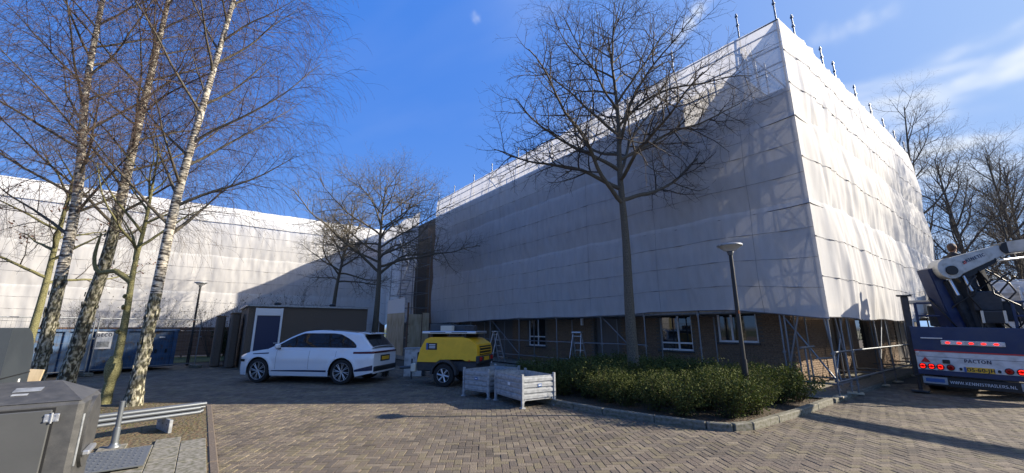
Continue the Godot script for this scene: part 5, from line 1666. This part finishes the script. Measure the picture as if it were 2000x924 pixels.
	boxp("valve_block", t, Vector3(.35, 2.35, -.7), Vector3(.5, .5, .4), M.plastic_grey, .03)
	boxp("valve_block", t, Vector3(.75, 2.1, -.85), Vector3(.35, .5, .4), M.plastic_grey, .03)
	pipe("chrome_rod", t, Vector3(-.1, 2.5, -.3), Vector3(-.22, 3.0, -.35), .035, M.alu)
	pipe("chrome_rod", t, Vector3(.15, 2.6, -.4), Vector3(.05, 3.0, -.45), .03, M.alu)
	# crane: world points
	beam("crane_column", t, Vector3(11.75, 1.5, -10.85), Vector3(11.3, 3.25, -10.85), .5, .34, .34, M.truck_blue)
	beam("column_side", t, Vector3(12.0, 1.5, -10.7), Vector3(11.55, 2.9, -10.7), .3, .22, .2, M.plastic_grey)
	beam("crane_base", t, Vector3(12.25, 1.5, -10.75), Vector3(11.95, 3.1, -10.7), .6, .3, .4, M.bin_dark)
	beam("lift_ram", t, Vector3(12.55, 1.6, -10.5), Vector3(12.2, 3.2, -10.45), .2, .16, .16, M.black)
	var P0 := Vector3(11.5, 3.2, -10.6); var P1 := Vector3(12.72, 3.68, -10.25); var P2 := Vector3(15.4, 3.95, -5.6)
	g = G.new()
	var inv := t.transform.affine_inverse()
	var fwd := (P1 - P0).normalized()
	var cross := fwd.cross(Vector3.UP).normalized()
	g.cyl(inv * (P0 - cross * .2), inv * (P0 + cross * .2), .27, 26)
	var bk := obj("boom_knuckle", g, M.boom_paint, t)
	g = G.new()
	g.cyl(inv * (P0 - cross * .25 - Vector3(0, .06, 0)), inv * (P0 + cross * .25 - Vector3(0, .06, 0)), .12, 18)
	obj("pivot_pin", g, M.black, bk)
	var bm := beam("boom", t, P0, P1 - fwd * .1, .5, .26, .3, M.boom_paint)
	var near := cross if cross.z > 0 else -cross
	var up := Vector3(0, 1, 0); up = (up - fwd * up.dot(fwd)).normalized()
	var tb := Basis(fwd, up, near)
	text("lettering", bm, "KINETIC", .085, M.navy, inv * Transform3D(tb, P0 + fwd * .63 + up * .03 + near * .153), "Droid Sans", true)
	for k in 4:
		g = G.new()
		g.box(Vector3.ZERO, Vector3(.035, .035, .006), .002)
		var em := obj("emblem", g, M.red_paint if k != 2 else M.black, bm)
		em.transform = inv * Transform3D(tb, P0 + fwd * (.35 + (k % 2) * .04) + up * (.0 + (k / 2) * .042 - .01) + near * .153)
	beam("boom_ram", t, P0 + Vector3(.25, -.28, 0), P1 + Vector3(-.25, -.28, 0), .18, .12, .14, M.black)
	g = G.new()
	g.cyl(inv * (P1 - cross * .18), inv * (P1 + cross * .18), .15, 18)
	obj("elbow", g, M.black, t)
	beam("jib", t, P1, P2, .3, .26, .26, M.boom_paint)
	var rod := G.new()
	rod.cyl(inv * (P1 + Vector3(-.3, -.32, .1)), inv * (P1 + Vector3(.7, -.2, -.1)), .03, 10)
	obj("jib_rod", rod, M.alu, t)
	var seat := Vector3(12.62, 3.22, -11.35)
	g = G.new()
	g.box(inv * seat, Vector3(.5, .06, .5), .02)
	g.box(inv * (seat - Vector3(0, .8, 0)), Vector3(.12, 1.6, .12), .01)
	obj("operator_seat", g, M.plastic_grey, t)
	# tractor cab far end
	var c := thing("truck_cab", "white lorry cab with blue lettering standing beyond the loading crane", "truck", Vector3(17.4, 0, -15.0), -deg_to_rad(50))
	boxp("cab_body", c, Vector3(0, 1.9, -1.0), Vector3(2.45, 2.0, 2.0), M.truck_white, .08)
	boxp("roof_fairing", c, Vector3(0, 3.05, -.7), Vector3(2.35, .5, 1.6), M.truck_white, .1)
	boxp("chassis", c, Vector3(0, .75, -.6), Vector3(2.2, .4, 4.0), M.plastic_grey, .03)
	boxp("side_flap", c, Vector3(.9, 2.0, .1), Vector3(.06, 2.2, .5), M.truck_white, .02)
	boxp("roof_rail", c, Vector3(.0, 3.33, .08), Vector3(2.2, .03, .06), M.alu, .005)
	text("lettering", c, "DAF", .24, M.sticker_blue, Transform3D(Basis.IDENTITY, Vector3(-.25, 3.0, .115)), "Droid Sans", true)
	for s in [-1.0, 1.0]:
		wheel(c, Vector3(s * 1.0, .5, -1.3), .5, .32, s, 0, .29, M.steel, false)
		(c.get_child(c.get_child_count() - 1) as Node3D).rotation.y = PI / 2
	person(seat + Vector3(0, -.03, 0))
# ---------------------------------------------------------------- operator
func person(at: Vector3) -> void:
	var t := thing("person", "person in a black jacket with short hair seated behind the crane boom", "person", at, .25)
	# joints: a, b, radius a, radius b, colour id (0 jacket 1 trousers 2 skin 3 hair)
	var bones := [[Vector3(0, .1, 0), Vector3(.02, .32, 0), .15, .16, 0], [Vector3(.02, .32, 0), Vector3(.03, .47, 0), .17, .14, 0], [Vector3(.03, .46, -.15), Vector3(.03, .46, .15), .075, .075, 0],
		[Vector3(.03, .5, 0), Vector3(.05, .62, 0), .06, .055, 2], [Vector3(.06, .68, 0), Vector3(.07, .75, 0), .078, .09, 2], [Vector3(.11, .655, 0), Vector3(.12, .66, 0), .05, .05, 2], [Vector3(.165, .7, 0), Vector3(.15, .735, 0), .018, .014, 2],
		[Vector3(.03, .77, 0), Vector3(.045, .785, 0), .09, .09, 3], [Vector3(0, .71, 0), Vector3(.0, .75, 0), .075, .08, 3], [Vector3(.05, .7, .085), Vector3(.05, .73, .085), .016, .02, 2], [Vector3(.05, .7, -.085), Vector3(.05, .73, -.085), .016, .02, 2]]
	for s in [-1.0, 1.0]:
		bones.append([Vector3(.03, .46, s * .2), Vector3(.1, .2, s * .26), .06, .05, 0])
		bones.append([Vector3(.1, .2, s * .26), Vector3(.34, .22, s * .18), .048, .036, 0])
		bones.append([Vector3(.34, .22, s * .18), Vector3(.42, .23, s * .16), .034, .03, 2])
		bones.append([Vector3(.0, .09, s * .1), Vector3(.42, .1, s * .13), .088, .062, 1])
		bones.append([Vector3(.42, .1, s * .13), Vector3(.4, -.32, s * .13), .058, .045, 1])
		bones.append([Vector3(.4, -.36, s * .13), Vector3(.52, -.38, s * .14), .045, .035, 1])
	var cols := [C3(.014, .014, .016), C3(.03, .035, .05), C3(.36, .2, .14), C3(.06, .035, .02)]
	var cs := .02
	var lo := Vector3(-.26, -.46, -.4); var n := Vector3i(44, 68, 40)
	var field := PackedFloat32Array(); field.resize(n.x * n.y * n.z)
	var who := PackedByteArray(); who.resize(n.x * n.y * n.z)
	for x in n.x:
		for y in n.y:
			for z in n.z:
				var p := lo + Vector3(x, y, z) * cs
				var d := 9.0; var best := 9.0; var id := 0
				for b in bones:
					var ab: Vector3 = b[1] - b[0]
					var h := clampf((p - b[0]).dot(ab) / max(ab.length_squared(), 1e-6), 0, 1)
					var e: float = p.distance_to(b[0] + ab * h) - lerpf(b[2], b[3], h)
					if e < best: best = e; id = b[4]
					var k := clampf(.5 + .5 * (d - e) / .03, 0, 1)
					d = lerpf(d, e, k) - .03 * k * (1.0 - k)
				var ix := (x * n.y + y) * n.z + z
				field[ix] = d; who[ix] = id
	var g := G.new()
	var vid := {}
	var F := func(x: int, y: int, z: int) -> float: return field[(x * n.y + y) * n.z + z]
	for x in n.x - 1:
		for y in n.y - 1:
			for z in n.z - 1:
				var c := Vector3.ZERO; var m := 0
				var f0: float = F.call(x, y, z)
				if absf(f0) > cs * 2.5: continue
				for e in [[0,0,0,1,0,0],[0,0,0,0,1,0],[0,0,0,0,0,1],[1,0,0,1,1,0],[1,0,0,1,0,1],[0,1,0,1,1,0],[0,1,0,0,1,1],[0,0,1,1,0,1],[0,0,1,0,1,1],[1,1,0,1,1,1],[1,0,1,1,1,1],[0,1,1,1,1,1]]:
					var a: float = F.call(x + e[0], y + e[1], z + e[2]); var b: float = F.call(x + e[3], y + e[4], z + e[5])
					if (a < 0) != (b < 0):
						c += Vector3(e[0], e[1], e[2]).lerp(Vector3(e[3], e[4], e[5]), a / (a - b)); m += 1
				if m == 0: continue
				g.col = cols[who[(x * n.y + y) * n.z + z]]
				var q := Vector3(F.call(x + 1, y, z) - f0, F.call(x, y + 1, z) - f0, F.call(x, y, z + 1) - f0).normalized()
				vid[Vector3i(x, y, z)] = g.add(lo + (Vector3(x, y, z) + c / m) * cs, q)
	for key in vid:
		var ax := [Vector3i(1, 0, 0), Vector3i(0, 1, 0), Vector3i(0, 0, 1)]
		for k in 3:
			var o: Vector3i = key
			var p: Vector3i = o + ax[k]
			var a: float = F.call(o.x, o.y, o.z); var b: float = F.call(p.x, p.y, p.z)
			if (a < 0) == (b < 0): continue
			var u: Vector3i = ax[(k + 1) % 3]; var w: Vector3i = ax[(k + 2) % 3]
			if not (vid.has(o - u) and vid.has(o - w) and vid.has(o - u - w)): continue
			var i0: int = vid[o]; var i1: int = vid[o - u]; var i2: int = vid[o - u - w]; var i3: int = vid[o - w]
			if a < 0: g.i.append_array(PackedInt32Array([i0, i2, i1, i0, i3, i2]))
			else: g.i.append_array(PackedInt32Array([i0, i1, i2, i0, i2, i3]))
	var pm := mat("person_cloth", C3(1), .75)
	pm.vertex_color_use_as_albedo = true
	obj("body", g, pm, t)
func _ready() -> void:
	rng.seed = 7
	nz.seed = 3
	nz.frequency = .02
	nz.fractal_octaves = 3
	light_and_camera()
	materials()
	ground()
	building()
	shed()
	trees()
	plants()
	car()
	compressor()
	stillage()
	lamp_post(Vector3(4.72, .05, -8.55), 3.36, "black street lamp with a flat disc head standing in the shrub bed")
	lamp_post(Vector3(-14.65, .02, -18.95), 3.72, "black street lamp with a flat disc head by the blue skip's end")
	hoarding()
	ladder(frame * Vector3(-.8, .09, -7.7), TURN + 1.9, 1.42, "aluminium step ladder standing open behind the shrub bed by the dark doorway")
	ladder(frame * Vector3(-.9, .09, -13.0), TURN + 1.6, 1.42, "aluminium step ladder standing open behind the yellow compressor's tail")
	fences()
	verge_things()
	crane_truck()
